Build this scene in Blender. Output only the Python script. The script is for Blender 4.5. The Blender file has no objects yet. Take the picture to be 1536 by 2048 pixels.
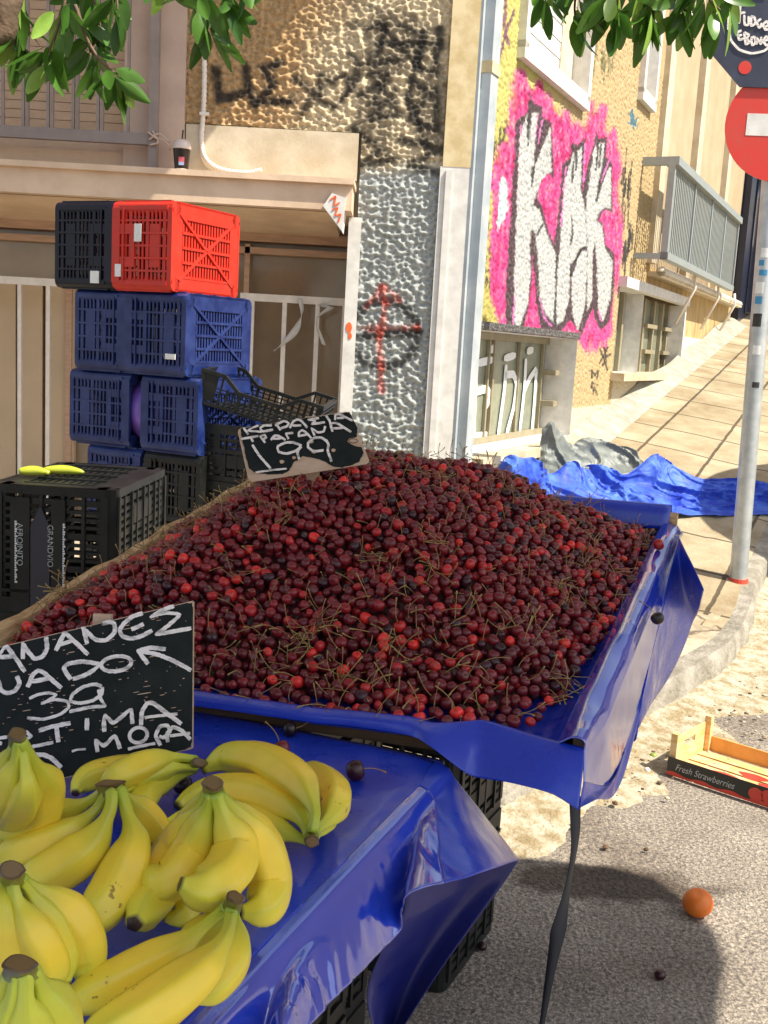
import bpy, bmesh, math, random
import numpy as np
from mathutils import Vector, Matrix
from mathutils.geometry import tessellate_polygon
random.seed(7); RNG = np.random.default_rng(7)
S = bpy.context.scene
COL = S.collection
# ------------------------------------------------------------------ camera
F, CX, CY, H = 2090., 768., 1024., 1.45
_dn = np.array([-728., -12976., -2090.]); _dn /= np.linalg.norm(_dn)
_up = -_dn
_yw = np.array([0, 0, -1.]) - _up * (np.array([0, 0, -1.]) @ _up); _yw /= np.linalg.norm(_yw)
RM = np.stack([np.cross(_yw, _up), _yw, _up])
CAM = np.array([0, 0, H])
cd = bpy.data.cameras.new('camera'); cam = bpy.data.objects.new('camera', cd); COL.objects.link(cam)
m4 = np.eye(4); m4[:3, :3] = RM; m4[:3, 3] = CAM
cam.matrix_world = Matrix(m4.tolist())
cd.sensor_fit = 'VERTICAL'; cd.sensor_height = 36.0; cd.lens = 36.0 * F / 2048.0
cd.clip_start = 0.05; cd.clip_end = 300
S.camera = cam
# ------------------------------------------------------------------ light
SUN = np.array([.68, -.30, 1.0]); SUN /= np.linalg.norm(SUN)
SUN_EL = math.asin(SUN[2]); SUN_AZ = math.atan2(SUN[0], SUN[1])
w = bpy.data.worlds.new('World'); S.world = w; w.use_nodes = True
nt = w.node_tree; bg = nt.nodes['Background']
sky = nt.nodes.new('ShaderNodeTexSky'); sky.sky_type = 'NISHITA'; sky.sun_disc = False
sky.sun_elevation = SUN_EL; sky.sun_rotation = SUN_AZ; sky.altitude = 100
sky.air_density = 1.0; sky.dust_density = 1.5; sky.ozone_density = 1.0
hs = nt.nodes.new('ShaderNodeHueSaturation'); hs.inputs['Saturation'].default_value = .55
nt.links.new(sky.outputs[0], hs.inputs['Color']); nt.links.new(hs.outputs[0], bg.inputs[0]); bg.inputs[1].default_value = 0.10
ld = bpy.data.lights.new('sun', 'SUN'); ld.energy = 4.0; ld.angle = math.radians(0.53); ld.color = (1, .92, .78)
lo = bpy.data.objects.new('sun', ld); COL.objects.link(lo)
lo.rotation_euler = Vector(SUN.tolist()).to_track_quat('Z', 'Y').to_euler(); lo.location = (6, -3, 12)
S.view_settings.view_transform = 'Standard'; S.view_settings.look = 'None'
S.view_settings.exposure = 1.15; S.view_settings.gamma = 1
S.cycles.max_bounces = 8; S.cycles.diffuse_bounces = 5; S.cycles.glossy_bounces = 4; S.cycles.transparent_max_bounces = 8
S.cycles.use_denoising = True
# ------------------------------------------------------------------ pixel -> place helpers
def ray(px, py): return RM @ np.array([(px - CX) / F, -(py - CY) / F, -1.])
def on_z(px, py, z): d = ray(px, py); return CAM + d * ((z - H) / d[2])
def on_y(px, py, y): d = ray(px, py); return CAM + d * (y / d[1])
def on_pl(px, py, p, n): d = ray(px, py); return CAM + d * (((p - CAM) @ n) / (d @ n))
def proj(P):
    c = (np.asarray(P) - CAM) @ RM
    return CX + F * c[..., 0] / -c[..., 2], CY - F * c[..., 1] / -c[..., 2]
D = np.array([math.sin(math.radians(25.6)), math.cos(math.radians(25.6)), 0.]); N = np.array([D[1], -D[0], 0.])
UP = np.array([0, 0, 1.])
CORNER = on_y(912, 700, 6.0); CORNER[2] = 0
S0 = CORNER @ D
def R3(s, z, w=0.): return CORNER + D * (s - S0) + N * w + UP * z
def on_ground(px, py, gf):
    d = ray(px, py); t = .8
    while t < 60:
        p = CAM + d * t
        if p[2] <= float(gf(p[0], p[1])): return p
        t += .004
    return p
def r_sz(px, py, w=0.):
    p = on_pl(px, py, CORNER + N * w, N); return p @ D - 0, p[2]
# ------------------------------------------------------------------ noise / interpolation
def vnoise(p, seed=0):
    """value noise, p (...,k) array -> [-1,1]"""
    p = np.asarray(p, float); k = p.shape[-1]; i = np.floor(p).astype(np.int64); f = p - i; f = f * f * (3 - 2 * f)
    out = 0
    for c in range(2 ** k):
        h = np.full(p.shape[:-1], seed * 374761393 + 12345, dtype=np.int64); wt = 1.
        for a in range(k):
            b = (c >> a) & 1
            h = (h * 1103515245 + (i[..., a] + b) * (73856093, 19349663, 83492791)[a]) & 0x7fffffff
            wt = wt * (f[..., a] if b else 1 - f[..., a])
        h = (h ^ (h >> 13)) * 1274126177 & 0x7fffffff
        h = (h ^ (h >> 16))
        out = out + wt * ((h & 0xffff) / 32767.5 - 1)
    return out
def fbm(p, seed=0, o=3):
    p = np.asarray(p, float); r = 0; a = 1.
    for k in range(o): r = r + a * vnoise(p * 2 ** k, seed + k); a *= .5
    return r / 1.75
def cat(P, n):
    """Catmull-Rom through P (k,m) with n samples"""
    P = np.asarray(P, float); k = len(P)
    if k == 2: return P[0] + (P[1] - P[0]) * np.linspace(0, 1, n)[:, None]
    Q = np.concatenate([[2 * P[0] - P[1]], P, [2 * P[-1] - P[-2]]])
    t = np.linspace(0, k - 1, n); i = np.minimum(t.astype(int), k - 2); u = (t - i)[:, None]
    a, b, c, d = Q[i], Q[i + 1], Q[i + 2], Q[i + 3]
    return .5 * (2 * b + (c - a) * u + (2 * a - 5 * b + 4 * c - d) * u ** 2 + (3 * b - a - 3 * c + d) * u ** 3)
def surf(G, nu, nv):
    G = np.asarray(G, float)
    A = np.stack([cat(G[i], nv) for i in range(len(G))])
    return np.stack([cat(A[:, j], nu) for j in range(nv)], 1)
def smin(a, b, k):
    h = np.clip(.5 + .5 * (b - a) / k, 0, 1); return b * (1 - h) + a * h - k * h * (1 - h)
def sstep(a, b, x): t = np.clip((x - a) / (b - a), 0, 1); return t * t * (3 - 2 * t)
def seg_dist(X, Y, pts):
    d = np.full(np.shape(X), 1e9)
    for (ax, ay), (bx, by) in zip(pts[:-1], pts[1:]):
        vx, vy = bx - ax, by - ay; L = vx * vx + vy * vy + 1e-9
        t = np.clip(((X - ax) * vx + (Y - ay) * vy) / L, 0, 1)
        d = np.minimum(d, np.hypot(X - ax - t * vx, Y - ay - t * vy))
    return d
# ------------------------------------------------------------------ ground
def gwall(s): return .757 + .162 * (s - 8.14)
def g_side(x, y):
    x = np.asarray(x, float); y = np.asarray(y, float)
    s = x * D[0] + y * D[1]; wv = np.clip((x - CORNER[0]) * N[0] + (y - CORNER[1]) * N[1], 0, 1.7)
    v = gwall(s) - .13 * wv - .12
    return .12 + np.where(v > .25, v, .5 * (v + np.sqrt(v * v + .01)))
def g_road(x, y): return g_side(x, y) - .125
# ------------------------------------------------------------------ materials
def new_mat(name):
    m = bpy.data.materials.new(name); m.use_nodes = True; return m, m.node_tree, m.node_tree.nodes['Principled BSDF']
def mat(name, col, rough=.6, var=.0, vscale=8., bump=0., bscale=40., metal=0., spec=.5, coat=0., col2=None, attr=None, stretch=None, trans=0., detail=4., bdist=.01, coatr=.1):
    m, t, b = new_mat(name); L = t.links
    b.inputs['Roughness'].default_value = rough; b.inputs['Metallic'].default_value = metal
    b.inputs['Specular IOR Level'].default_value = spec
    if coat: b.inputs['Coat Weight'].default_value = coat; b.inputs['Coat Roughness'].default_value = coatr
    tc = t.nodes.new('ShaderNodeTexCoord'); co = tc.outputs['Object']
    if stretch:
        mp = t.nodes.new('ShaderNodeMapping'); mp.inputs['Scale'].default_value = stretch[:3]
        if len(stretch) > 3: mp.inputs['Rotation'].default_value = (0, 0, stretch[3])
        L.new(co, mp.inputs[0]); co = mp.outputs[0]
    src = None
    if attr:
        a = t.nodes.new('ShaderNodeAttribute'); a.attribute_name = attr; src = a.outputs['Color']
    if var or col2:
        n = t.nodes.new('ShaderNodeTexNoise'); n.inputs['Scale'].default_value = vscale; n.inputs['Detail'].default_value = detail
        n.inputs['Roughness'].default_value = .6
        L.new(co, n.inputs['Vector'])
        if col2:
            r = t.nodes.new('ShaderNodeValToRGB'); r.color_ramp.elements[0].position = .38; r.color_ramp.elements[1].position = .62
            r.color_ramp.elements[0].color = (*col, 1); r.color_ramp.elements[1].color = (*col2, 1)
            L.new(n.outputs['Fac'], r.inputs[0])
            if src is not None:
                mx = t.nodes.new('ShaderNodeMixRGB'); mx.blend_type = 'MULTIPLY'; mx.inputs[0].default_value = 1
                L.new(src, mx.inputs[1]); L.new(r.outputs[0], mx.inputs[2]); src = mx.outputs[0]
            else: src = r.outputs[0]
        else:
            h = t.nodes.new('ShaderNodeHueSaturation'); mr = t.nodes.new('ShaderNodeMapRange')
            mr.inputs['From Min'].default_value = .3; mr.inputs['From Max'].default_value = .7
            mr.inputs['To Min'].default_value = 1 - var; mr.inputs['To Max'].default_value = 1 + var
            L.new(n.outputs['Fac'], mr.inputs['Value']); L.new(mr.outputs[0], h.inputs['Value'])
            if src is not None: L.new(src, h.inputs['Color'])
            else: h.inputs['Color'].default_value = (*col, 1)
            src = h.outputs[0]
    if src is not None: L.new(src, b.inputs['Base Color'])
    else: b.inputs['Base Color'].default_value = (*col, 1)
    if bump:
        n2 = t.nodes.new('ShaderNodeTexNoise'); n2.inputs['Scale'].default_value = bscale; n2.inputs['Detail'].default_value = 5
        L.new(co, n2.inputs['Vector'])
        bp = t.nodes.new('ShaderNodeBump'); bp.inputs['Strength'].default_value = bump; bp.inputs['Distance'].default_value = bdist
        L.new(n2.outputs['Fac'], bp.inputs['Height']); L.new(bp.outputs[0], b.inputs['Normal'])
    if trans:
        o = t.nodes['Material Output']; tr = t.nodes.new('ShaderNodeBsdfTranslucent'); ms = t.nodes.new('ShaderNodeMixShader'); ms.inputs[0].default_value = trans
        if src is not None: L.new(src, tr.inputs[0])
        else: tr.inputs[0].default_value = (*col, 1)
        L.new(b.outputs[0], ms.inputs[1]); L.new(tr.outputs[0], ms.inputs[2]); L.new(ms.outputs[0], o.inputs[0])
    return m
# ------------------------------------------------------------------ mesh builder
class MB:
    def __init__(s): s.v = []; s.f = []; s.mi = []; s.c = []
    def add(s, V, Fc, mi=0, col=None):
        o = len(s.v); V = np.asarray(V, float)
        s.v.extend(map(tuple, V)); s.f.extend(tuple(int(i) + o for i in f) for f in Fc); s.mi.extend([mi] * len(Fc))
        if col is None: col = (1, 1, 1)
        if np.ndim(col) == 1: s.c.extend([tuple(col)] * len(V))
        else: s.c.extend(map(tuple, col))
        return s
    def box(s, c, size, M=None, mi=0, col=None, taper=None):
        x, y, z = (np.array(size) / 2)
        V = np.array([(-x, -y, -z), (x, -y, -z), (x, y, -z), (-x, y, -z), (-x, -y, z), (x, -y, z), (x, y, z), (-x, y, z)])
        if taper: V[4:, :2] *= taper
        if M is not None: V = V @ np.asarray(M).T
        return s.add(V + np.asarray(c), [(0, 3, 2, 1), (4, 5, 6, 7), (0, 1, 5, 4), (1, 2, 6, 5), (2, 3, 7, 6), (3, 0, 4, 7)], mi, col)
    def b2(s, lo, hi, M=None, mi=0, col=None):
        lo = np.minimum(lo, hi); hi = np.maximum(lo, hi); lo = np.asarray(lo, float); hi = np.asarray(hi, float)
        c = (lo + hi) / 2
        if M is not None: c = np.asarray(M) @ c
        return s.box(c, hi - lo, M, mi, col)
    def bar(s, a, b, wd, th=None, up=(0, 0, 1), mi=0, col=None):
        a = np.asarray(a, float); b = np.asarray(b, float); th = th or wd; d = b - a; L = np.linalg.norm(d); d = d / L
        u = np.cross(d, up)
        if np.linalg.norm(u) < 1e-4: u = np.cross(d, (0, 1, 0))
        u /= np.linalg.norm(u); v = np.cross(u, d)
        return s.box((a + b) / 2, (L, wd, th), np.stack([d, u, v], 1), mi, col)
    def tube(s, P, r, n=8, mi=0, col=None, cap=True, flat=1., sq=None):
        P = np.asarray(P, float); k = len(P); r = np.broadcast_to(np.asarray(r, float), (k,))
        T = np.gradient(P, axis=0); T /= np.linalg.norm(T, axis=1)[:, None] + 1e-12
        u = np.cross(T[0], (0, 0, 1.)); 
        if np.linalg.norm(u) < 1e-3: u = np.cross(T[0], (0, 1., 0))
        u /= np.linalg.norm(u); V = []
        ang = np.arange(n) * 2 * math.pi / n
        for i in range(k):
            u = u - T[i] * (u @ T[i]); u /= np.linalg.norm(u); v = np.cross(T[i], u)
            rr = r[i] if sq is None else r[i] * sq
            V.append(P[i] + (np.cos(ang) * rr)[:, None] * u + (np.sin(ang) * rr * flat)[:, None] * v)
        V = np.concatenate(V)
        Fc = [(i * n + j, i * n + (j + 1) % n, (i + 1) * n + (j + 1) % n, (i + 1) * n + j) for i in range(k - 1) for j in range(n)]
        if cap: Fc += [tuple(range(n))[::-1], tuple((k - 1) * n + j for j in range(n))]
        c = col
        if col is not None and np.ndim(col) == 2: c = np.repeat(np.asarray(col), n, 0)
        return s.add(V, Fc, mi, c)
    def grid(s, G, mi=0, col=None, mask=None, flip=False):
        G = np.asarray(G, float); a, b = G.shape[:2]
        Fc = [(i * b + j, i * b + j + 1, (i + 1) * b + j + 1, (i + 1) * b + j) for i in range(a - 1) for j in range(b - 1) if mask is None or mask[i, j]]
        if flip: Fc = [f[::-1] for f in Fc]
        return s.add(G.reshape(-1, 3), Fc, mi, None if col is None else np.asarray(col).reshape(-1, 3))
    def sheet(s, G, th, mi=0, col=None):
        """closed thin sheet of thickness th from a grid of points"""
        G = np.asarray(G, float); a, b = G.shape[:2]
        nr = np.cross(np.gradient(G, axis=0), np.gradient(G, axis=1)); nr /= np.linalg.norm(nr, axis=2)[..., None] + 1e-12
        B = G - nr * th; o = a * b
        Fc = [(i * b + j, i * b + j + 1, (i + 1) * b + j + 1, (i + 1) * b + j)[::-1] for i in range(a - 1) for j in range(b - 1)]
        Fb = [tuple(o + q for q in f[::-1]) for f in Fc]
        loop = [(0, j) for j in range(b)] + [(i, b - 1) for i in range(1, a)] + [(a - 1, j) for j in range(b - 2, -1, -1)] + [(i, 0) for i in range(a - 2, 0, -1)]
        ids = [i * b + j for i, j in loop]
        Fs = [(ids[k], ids[(k + 1) % len(ids)], o + ids[(k + 1) % len(ids)], o + ids[k]) for k in range(len(ids))]
        return s.add(np.concatenate([G.reshape(-1, 3), B.reshape(-1, 3)]), Fc + Fb + Fs, mi, col)
    def prism(s, P, nrm, th, mi=0, col=None):
        """polygon P (k,3) as front face, extruded back along -nrm by th"""
        P = np.asarray(P, float); k = len(P); nrm = np.asarray(nrm, float)
        tri = tessellate_polygon([[Vector(p) for p in P]])
        V = np.concatenate([P, P - nrm * th]); Fc = []
        for t in tri:
            q = np.cross(P[t[1]] - P[t[0]], P[t[2]] - P[t[0]]) @ nrm
            t = t if q > 0 else t[::-1]
            Fc += [tuple(t), tuple(k + i for i in t[::-1])]
        ar = np.cross(P - P.mean(0), np.roll(P, -1, 0) - P.mean(0)).sum(0) @ nrm
        for i in range(k):
            j = (i + 1) % k; f = (i, k + i, k + j, j); Fc.append(f if ar > 0 else f[::-1])
        return s.add(V, Fc, mi, col)
    def build(s, name, m, parent=None, origin=None, smooth=False, loc=None, attr=False, auto=None):
        me = bpy.data.meshes.new(name); V = np.array(s.v)
        if origin is not None: V = V - np.asarray(origin)
        me.from_pydata(V.tolist(), [], s.f)
        for x in (m if isinstance(m, (list, tuple)) else [m]): me.materials.append(x)
        if any(s.mi): me.polygons.foreach_set('material_index', s.mi)
        if smooth: me.polygons.foreach_set('use_smooth', [True] * len(s.f))
        if attr:
            a = me.color_attributes.new('Col', 'FLOAT_COLOR', 'POINT')
            a.data.foreach_set('color', np.concatenate([np.array(s.c), np.ones((len(s.c), 1))], 1).ravel())
        me.update()
        if auto is not None: me.set_sharp_from_angle(angle=math.radians(auto))
        o = bpy.data.objects.new(name, me); COL.objects.link(o)
        if loc is not None: o.location = tuple(loc)
        elif origin is not None and parent is None: o.location = tuple(origin)
        if parent is not None: o.parent = parent
        return o
def tag(o, label=None, cat_=None, group=None, kind=None):
    if label: o['label'] = label
    if cat_: o['category'] = cat_
    if group: o['group'] = group
    if kind: o['kind'] = kind
    return o
def thing(name, label, cat_, loc=(0, 0, 0), M=None, group=None):
    o = bpy.data.objects.new(name, None); COL.objects.link(o); o.empty_display_size = .1
    if M is not None:
        q = np.eye(4); q[:3, :3] = M; q[:3, 3] = loc; o.matrix_world = Matrix(q.tolist())
    else: o.location = tuple(loc)
    return tag(o, label, cat_, group)
def kids(o): return [c for c in bpy.data.objects if c.parent == o]
def copy_tree(o, parent=None):
    c = o.copy(); COL.objects.link(c)
    if parent is not None: c.parent = parent
    for ch in kids(o):
        copy_tree(ch, c)
    return c
def ribbon(mb, pts3, nrm, wd, lift=.0015, mi=0, col=None, n=None, jit=0., round_=True):
    """brush stroke: flat strip of width wd along pts3 (already on the surface)"""
    P = np.asarray(pts3, float)
    if n is None: n = max(4, 6 * (len(P) - 1))
    if len(P) > 2:
        Q = [P[0]]
        for i in range(1, len(P) - 1):   # keep the corners fairly sharp
            Q += [P[i] + (P[i - 1] - P[i]) * .18, P[i] + (P[i + 1] - P[i]) * .18]
        P = cat(np.array(Q + [P[-1]]), n * 2)
    else: P = cat(P, 5)
    T = np.gradient(P, axis=0); T /= np.linalg.norm(T, axis=1)[:, None] + 1e-12
    nv = np.asarray(nrm, float); Sd = np.cross(nv, T); Sd /= np.linalg.norm(Sd, axis=1)[:, None] + 1e-12
    k = len(P); wv = np.full(k, wd / 2) * (1 + jit * RNG.uniform(-1, 1, k))
    if round_: wv[0] *= .6; wv[-1] *= .6
    A = P + Sd * wv[:, None] + nv * lift; B = P - Sd * wv[:, None] + nv * lift
    mb.sheet(np.stack([A, B], 1), -lift * .9 if False else lift * .9, mi, col)
def text_mesh(txt, size, shear=0.):
    cu = bpy.data.curves.new('tmp_text', 'FONT'); cu.body = txt; cu.size = size; cu.shear = shear; cu.align_x = 'LEFT'; cu.extrude = .0008
    o = bpy.data.objects.new('tmp_text', cu); COL.objects.link(o)
    bpy.context.view_layer.update()
    me = bpy.data.meshes.new_from_object(o.evaluated_get(bpy.context.evaluated_depsgraph_get()))
    V = np.array([v.co[:] for v in me.vertices]).reshape(-1, 3); Fc = [tuple(p.vertices) for p in me.polygons]
    bpy.data.objects.remove(o); bpy.data.curves.remove(cu); bpy.data.meshes.remove(me)
    return V, Fc
# ------------------------------------------------------------------ shared materials
M = {}
def asphalt_mat():
    m = mat('asphalt', (.135, .12, .112), .9, vscale=95, col2=(.37, .33, .28), bump=1., bscale=85, bdist=.010, detail=8)
    t = m.node_tree; L = t.links; b = t.nodes['Principled BSDF']; src = b.inputs['Base Color'].links[0].from_socket; tc = t.nodes['Texture Coordinate']
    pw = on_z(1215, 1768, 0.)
    def noise(sc, det=5):
        n = t.nodes.new('ShaderNodeTexNoise'); n.inputs['Scale'].default_value = sc; n.inputs['Detail'].default_value = det; L.new(tc.outputs['Object'], n.inputs['Vector']); return n.outputs['Fac']
    def math_(op, a, bb):
        q = t.nodes.new('ShaderNodeMath'); q.operation = op
        for k, v in enumerate((a, bb)):
            if isinstance(v, (int, float)): q.inputs[k].default_value = v
            else: L.new(v, q.inputs[k])
        return q.outputs[0]
    def ramp(f, p0, p1, c0, c1):
        r = t.nodes.new('ShaderNodeValToRGB'); r.color_ramp.elements[0].position = p0; r.color_ramp.elements[1].position = p1; r.color_ramp.elements[0].color = (*c0, 1); r.color_ramp.elements[1].color = (*c1, 1); L.new(f, r.inputs[0]); return r.outputs[0]
    def mul(a, bb):
        x = t.nodes.new('ShaderNodeMixRGB'); x.blend_type = 'MULTIPLY'; x.inputs[0].default_value = 1; L.new(a, x.inputs[1]); L.new(bb, x.inputs[2]); return x.outputs[0]
    sp = noise(280, 2); out = mul(src, ramp(sp, .36, .66, (.62, .61, .60), (1.40, 1.38, 1.33)))
    out = mul(out, ramp(noise(2.1, 7), .36, .60, (.66, .62, .58), (1.06, 1.05, 1.02)))
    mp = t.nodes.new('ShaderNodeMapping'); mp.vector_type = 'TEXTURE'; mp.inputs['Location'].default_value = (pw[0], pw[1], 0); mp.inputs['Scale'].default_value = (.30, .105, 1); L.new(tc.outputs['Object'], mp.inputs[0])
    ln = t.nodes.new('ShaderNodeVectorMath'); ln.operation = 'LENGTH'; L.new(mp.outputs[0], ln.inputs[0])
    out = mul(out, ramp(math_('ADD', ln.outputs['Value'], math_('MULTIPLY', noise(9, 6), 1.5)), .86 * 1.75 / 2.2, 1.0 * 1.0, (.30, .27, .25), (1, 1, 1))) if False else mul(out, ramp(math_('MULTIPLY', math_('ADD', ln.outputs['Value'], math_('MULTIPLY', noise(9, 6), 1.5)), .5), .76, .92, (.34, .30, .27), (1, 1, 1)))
    L.new(out, b.inputs['Base Color']); return m
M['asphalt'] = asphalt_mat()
M['paving'] = None
def concrete_mat():
    m = mat('worn_concrete', (.50, .44, .33), .9, vscale=4, col2=(.36, .31, .23), bump=.7, bscale=34, bdist=.010, detail=9)
    t = m.node_tree; L = t.links; b = t.nodes['Principled BSDF']; src = b.inputs['Base Color'].links[0].from_socket; tc = t.nodes['Texture Coordinate']
    n = t.nodes.new('ShaderNodeTexNoise'); n.inputs['Scale'].default_value = 6; n.inputs['Detail'].default_value = 6; L.new(tc.outputs['Object'], n.inputs['Vector'])
    w_ = t.nodes.new('ShaderNodeMixRGB'); w_.blend_type = 'LINEAR_LIGHT'; w_.inputs[0].default_value = .10; L.new(tc.outputs['Object'], w_.inputs[1]); L.new(n.outputs['Color'], w_.inputs[2])
    v = t.nodes.new('ShaderNodeTexVoronoi'); v.feature = 'DISTANCE_TO_EDGE'; v.inputs['Scale'].default_value = 1.5; L.new(w_.outputs[0], v.inputs['Vector'])
    r = t.nodes.new('ShaderNodeValToRGB'); r.color_ramp.elements[0].position = .004; r.color_ramp.elements[1].position = .022; r.color_ramp.elements[0].color = (.34, .30, .26, 1); r.color_ramp.elements[1].color = (1, 1, 1, 1); L.new(v.outputs['Distance'], r.inputs[0])
    n2 = t.nodes.new('ShaderNodeTexNoise'); n2.inputs['Scale'].default_value = 1.7; n2.inputs['Detail'].default_value = 10; n2.inputs['Roughness'].default_value = .72; L.new(tc.outputs['Object'], n2.inputs['Vector'])
    r2 = t.nodes.new('ShaderNodeValToRGB'); r2.color_ramp.elements[0].position = .40; r2.color_ramp.elements[1].position = .56; r2.color_ramp.elements[0].color = (.62, .55, .45, 1); r2.color_ramp.elements[1].color = (1, 1, 1, 1); L.new(n2.outputs['Fac'], r2.inputs[0])
    for q in (r, r2):
        x = t.nodes.new('ShaderNodeMixRGB'); x.blend_type = 'MULTIPLY'; x.inputs[0].default_value = 1; L.new(src, x.inputs[1]); L.new(q.outputs[0], x.inputs[2]); src = x.outputs[0]
    L.new(src, b.inputs['Base Color']); return m
M['concrete'] = concrete_mat()
M['kerbstone'] = mat('grey_kerb_stone', (.33, .30, .25), .9, vscale=9, col2=(.20, .18, .14), bump=.9, bscale=40, bdist=.015, detail=9)
M['dirt'] = mat('gutter_dirt', (.25, .19, .10), .95, vscale=16, col2=(.46, .41, .31), bump=.9, bscale=60, bdist=.015, detail=8)
M['stone'] = mat('roughcast_paint', (1, 1, 1), .95, spec=.15, var=.25, vscale=60, attr='Col')
M['rwall'] = None
M['plaster'] = mat('cream_plaster', (.62, .54, .40), .85, vscale=6, col2=(.50, .42, .29), bump=.25, bscale=60, bdist=.004)
M['plaster_pink'] = mat('pinkish_plaster', (.54, .40, .31), .85, var=.12, vscale=5, bump=.2, bscale=80, bdist=.003)
M['slab'] = mat('ledge_concrete', (.70, .52, .37), .85, vscale=4, col2=(.58, .42, .29), bump=.3, bscale=50, bdist=.004)
M['white'] = mat('white_paint', (.66, .64, .60), .55, var=.14, vscale=14, bump=.15, bscale=50, bdist=.003)
M['whitemetal'] = mat('white_metal_paint', (.72, .66, .58), .4, var=.1, vscale=20)
M['trim_y'] = mat('yellowed_trim', (.66, .55, .33), .75, vscale=9, col2=(.52, .40, .20), bump=.2, bscale=40, bdist=.004)
M['zinc'] = mat('grey_blue_pipe_paint', (.40, .45, .48), .45, vscale=7, col2=(.52, .56, .57), metal=.2)
M['brownmetal'] = mat('brown_grey_metal', (.24, .19, .165), .5, var=.15, vscale=10)
M['shutter'] = mat('beige_shutter', (.62, .44, .29), .5, var=.08, vscale=12)
M['woodtrim'] = mat('varnished_frame', (.46, .29, .19), .5, var=.2, vscale=6, stretch=(1, 8, 8))
M['shopglass'] = mat('brown_shop_glass', (.27, .20, .13), .12, var=.25, vscale=1.5, spec=.6)
M['panel'] = mat('beige_door_panel', (.52, .39, .25), .55, var=.12, vscale=2)
M['greyglass'] = mat('dusty_green_glass', (.19, .215, .165), .22, vscale=6, col2=(.26, .275, .20), spec=.6)
M['alu'] = mat('dull_window_frame', (.29, .25, .165), .5, var=.15, vscale=12)
M['marble'] = mat('worn_marble', (.60, .52, .38), .6, vscale=5, col2=(.48, .38, .24), bump=.2, bscale=50, bdist=.003)
M['galv'] = mat('galvanised_steel', (.42, .45, .45), .42, metal=.55, vscale=12, col2=(.54, .56, .55))
M['rail'] = mat('grey_rail_paint', (.33, .365, .36), .45, var=.08, vscale=15, metal=.2)
M['beige'] = mat('smooth_beige_render', (.47, .365, .235), .85, vscale=3, col2=(.41, .31, .19), bump=.15, bscale=70, bdist=.003)
M['stain'] = mat('stained_ochre_render', (.55, .40, .20), .85, vscale=5, col2=(.38, .25, .10), stretch=(3, 3, .7), bump=.2, bscale=60)
M['navy'] = mat('shaded_navy_paint', (.010, .014, .035), .3, var=.3, vscale=3)  # near-black navy: shade at the top of the street is in the colour
M['navyglass'] = mat('dark_shop_glass', (.008, .011, .028), .08, var=.4, vscale=2)
M['lilac'] = mat('grey_lilac_post', (.10, .10, .16), .5, var=.1)
M['black_spray'] = mat('black_spray_paint', (.035, .033, .033), .7, var=.4, vscale=60)
M['pink'] = mat('pink_spray_paint', (.60, .085, .27), .6, vscale=11, col2=(.46, .03, .14), bump=1., bscale=24, bdist=.035, stretch=(1, 1, 1.8))
M['silver'] = mat('silver_spray_paint', (.44, .45, .43), .5, var=.3, vscale=34, bump=1., bscale=24, bdist=.035, stretch=(1, 1, 1.8))
M['outline'] = mat('black_outline_spray', (.05, .045, .045), .65, vscale=45, col2=(.16, .15, .14), bump=1., bscale=24, bdist=.035, stretch=(1, 1, 1.8))
M['turq'] = mat('turquoise_spray', (.40, .66, .60), .6, var=.3, vscale=30, bump=1., bscale=38, bdist=.02)
M['violet'] = mat('violet_spray', (.16, .06, .13), .7, var=.3, vscale=40)
M['whitespray'] = mat('white_spray_paint', (.80, .82, .82), .6, var=.1, vscale=50)
M['orange_spray'] = mat('orange_spray', (.75, .13, .03), .6, var=.2, vscale=40)

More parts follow.
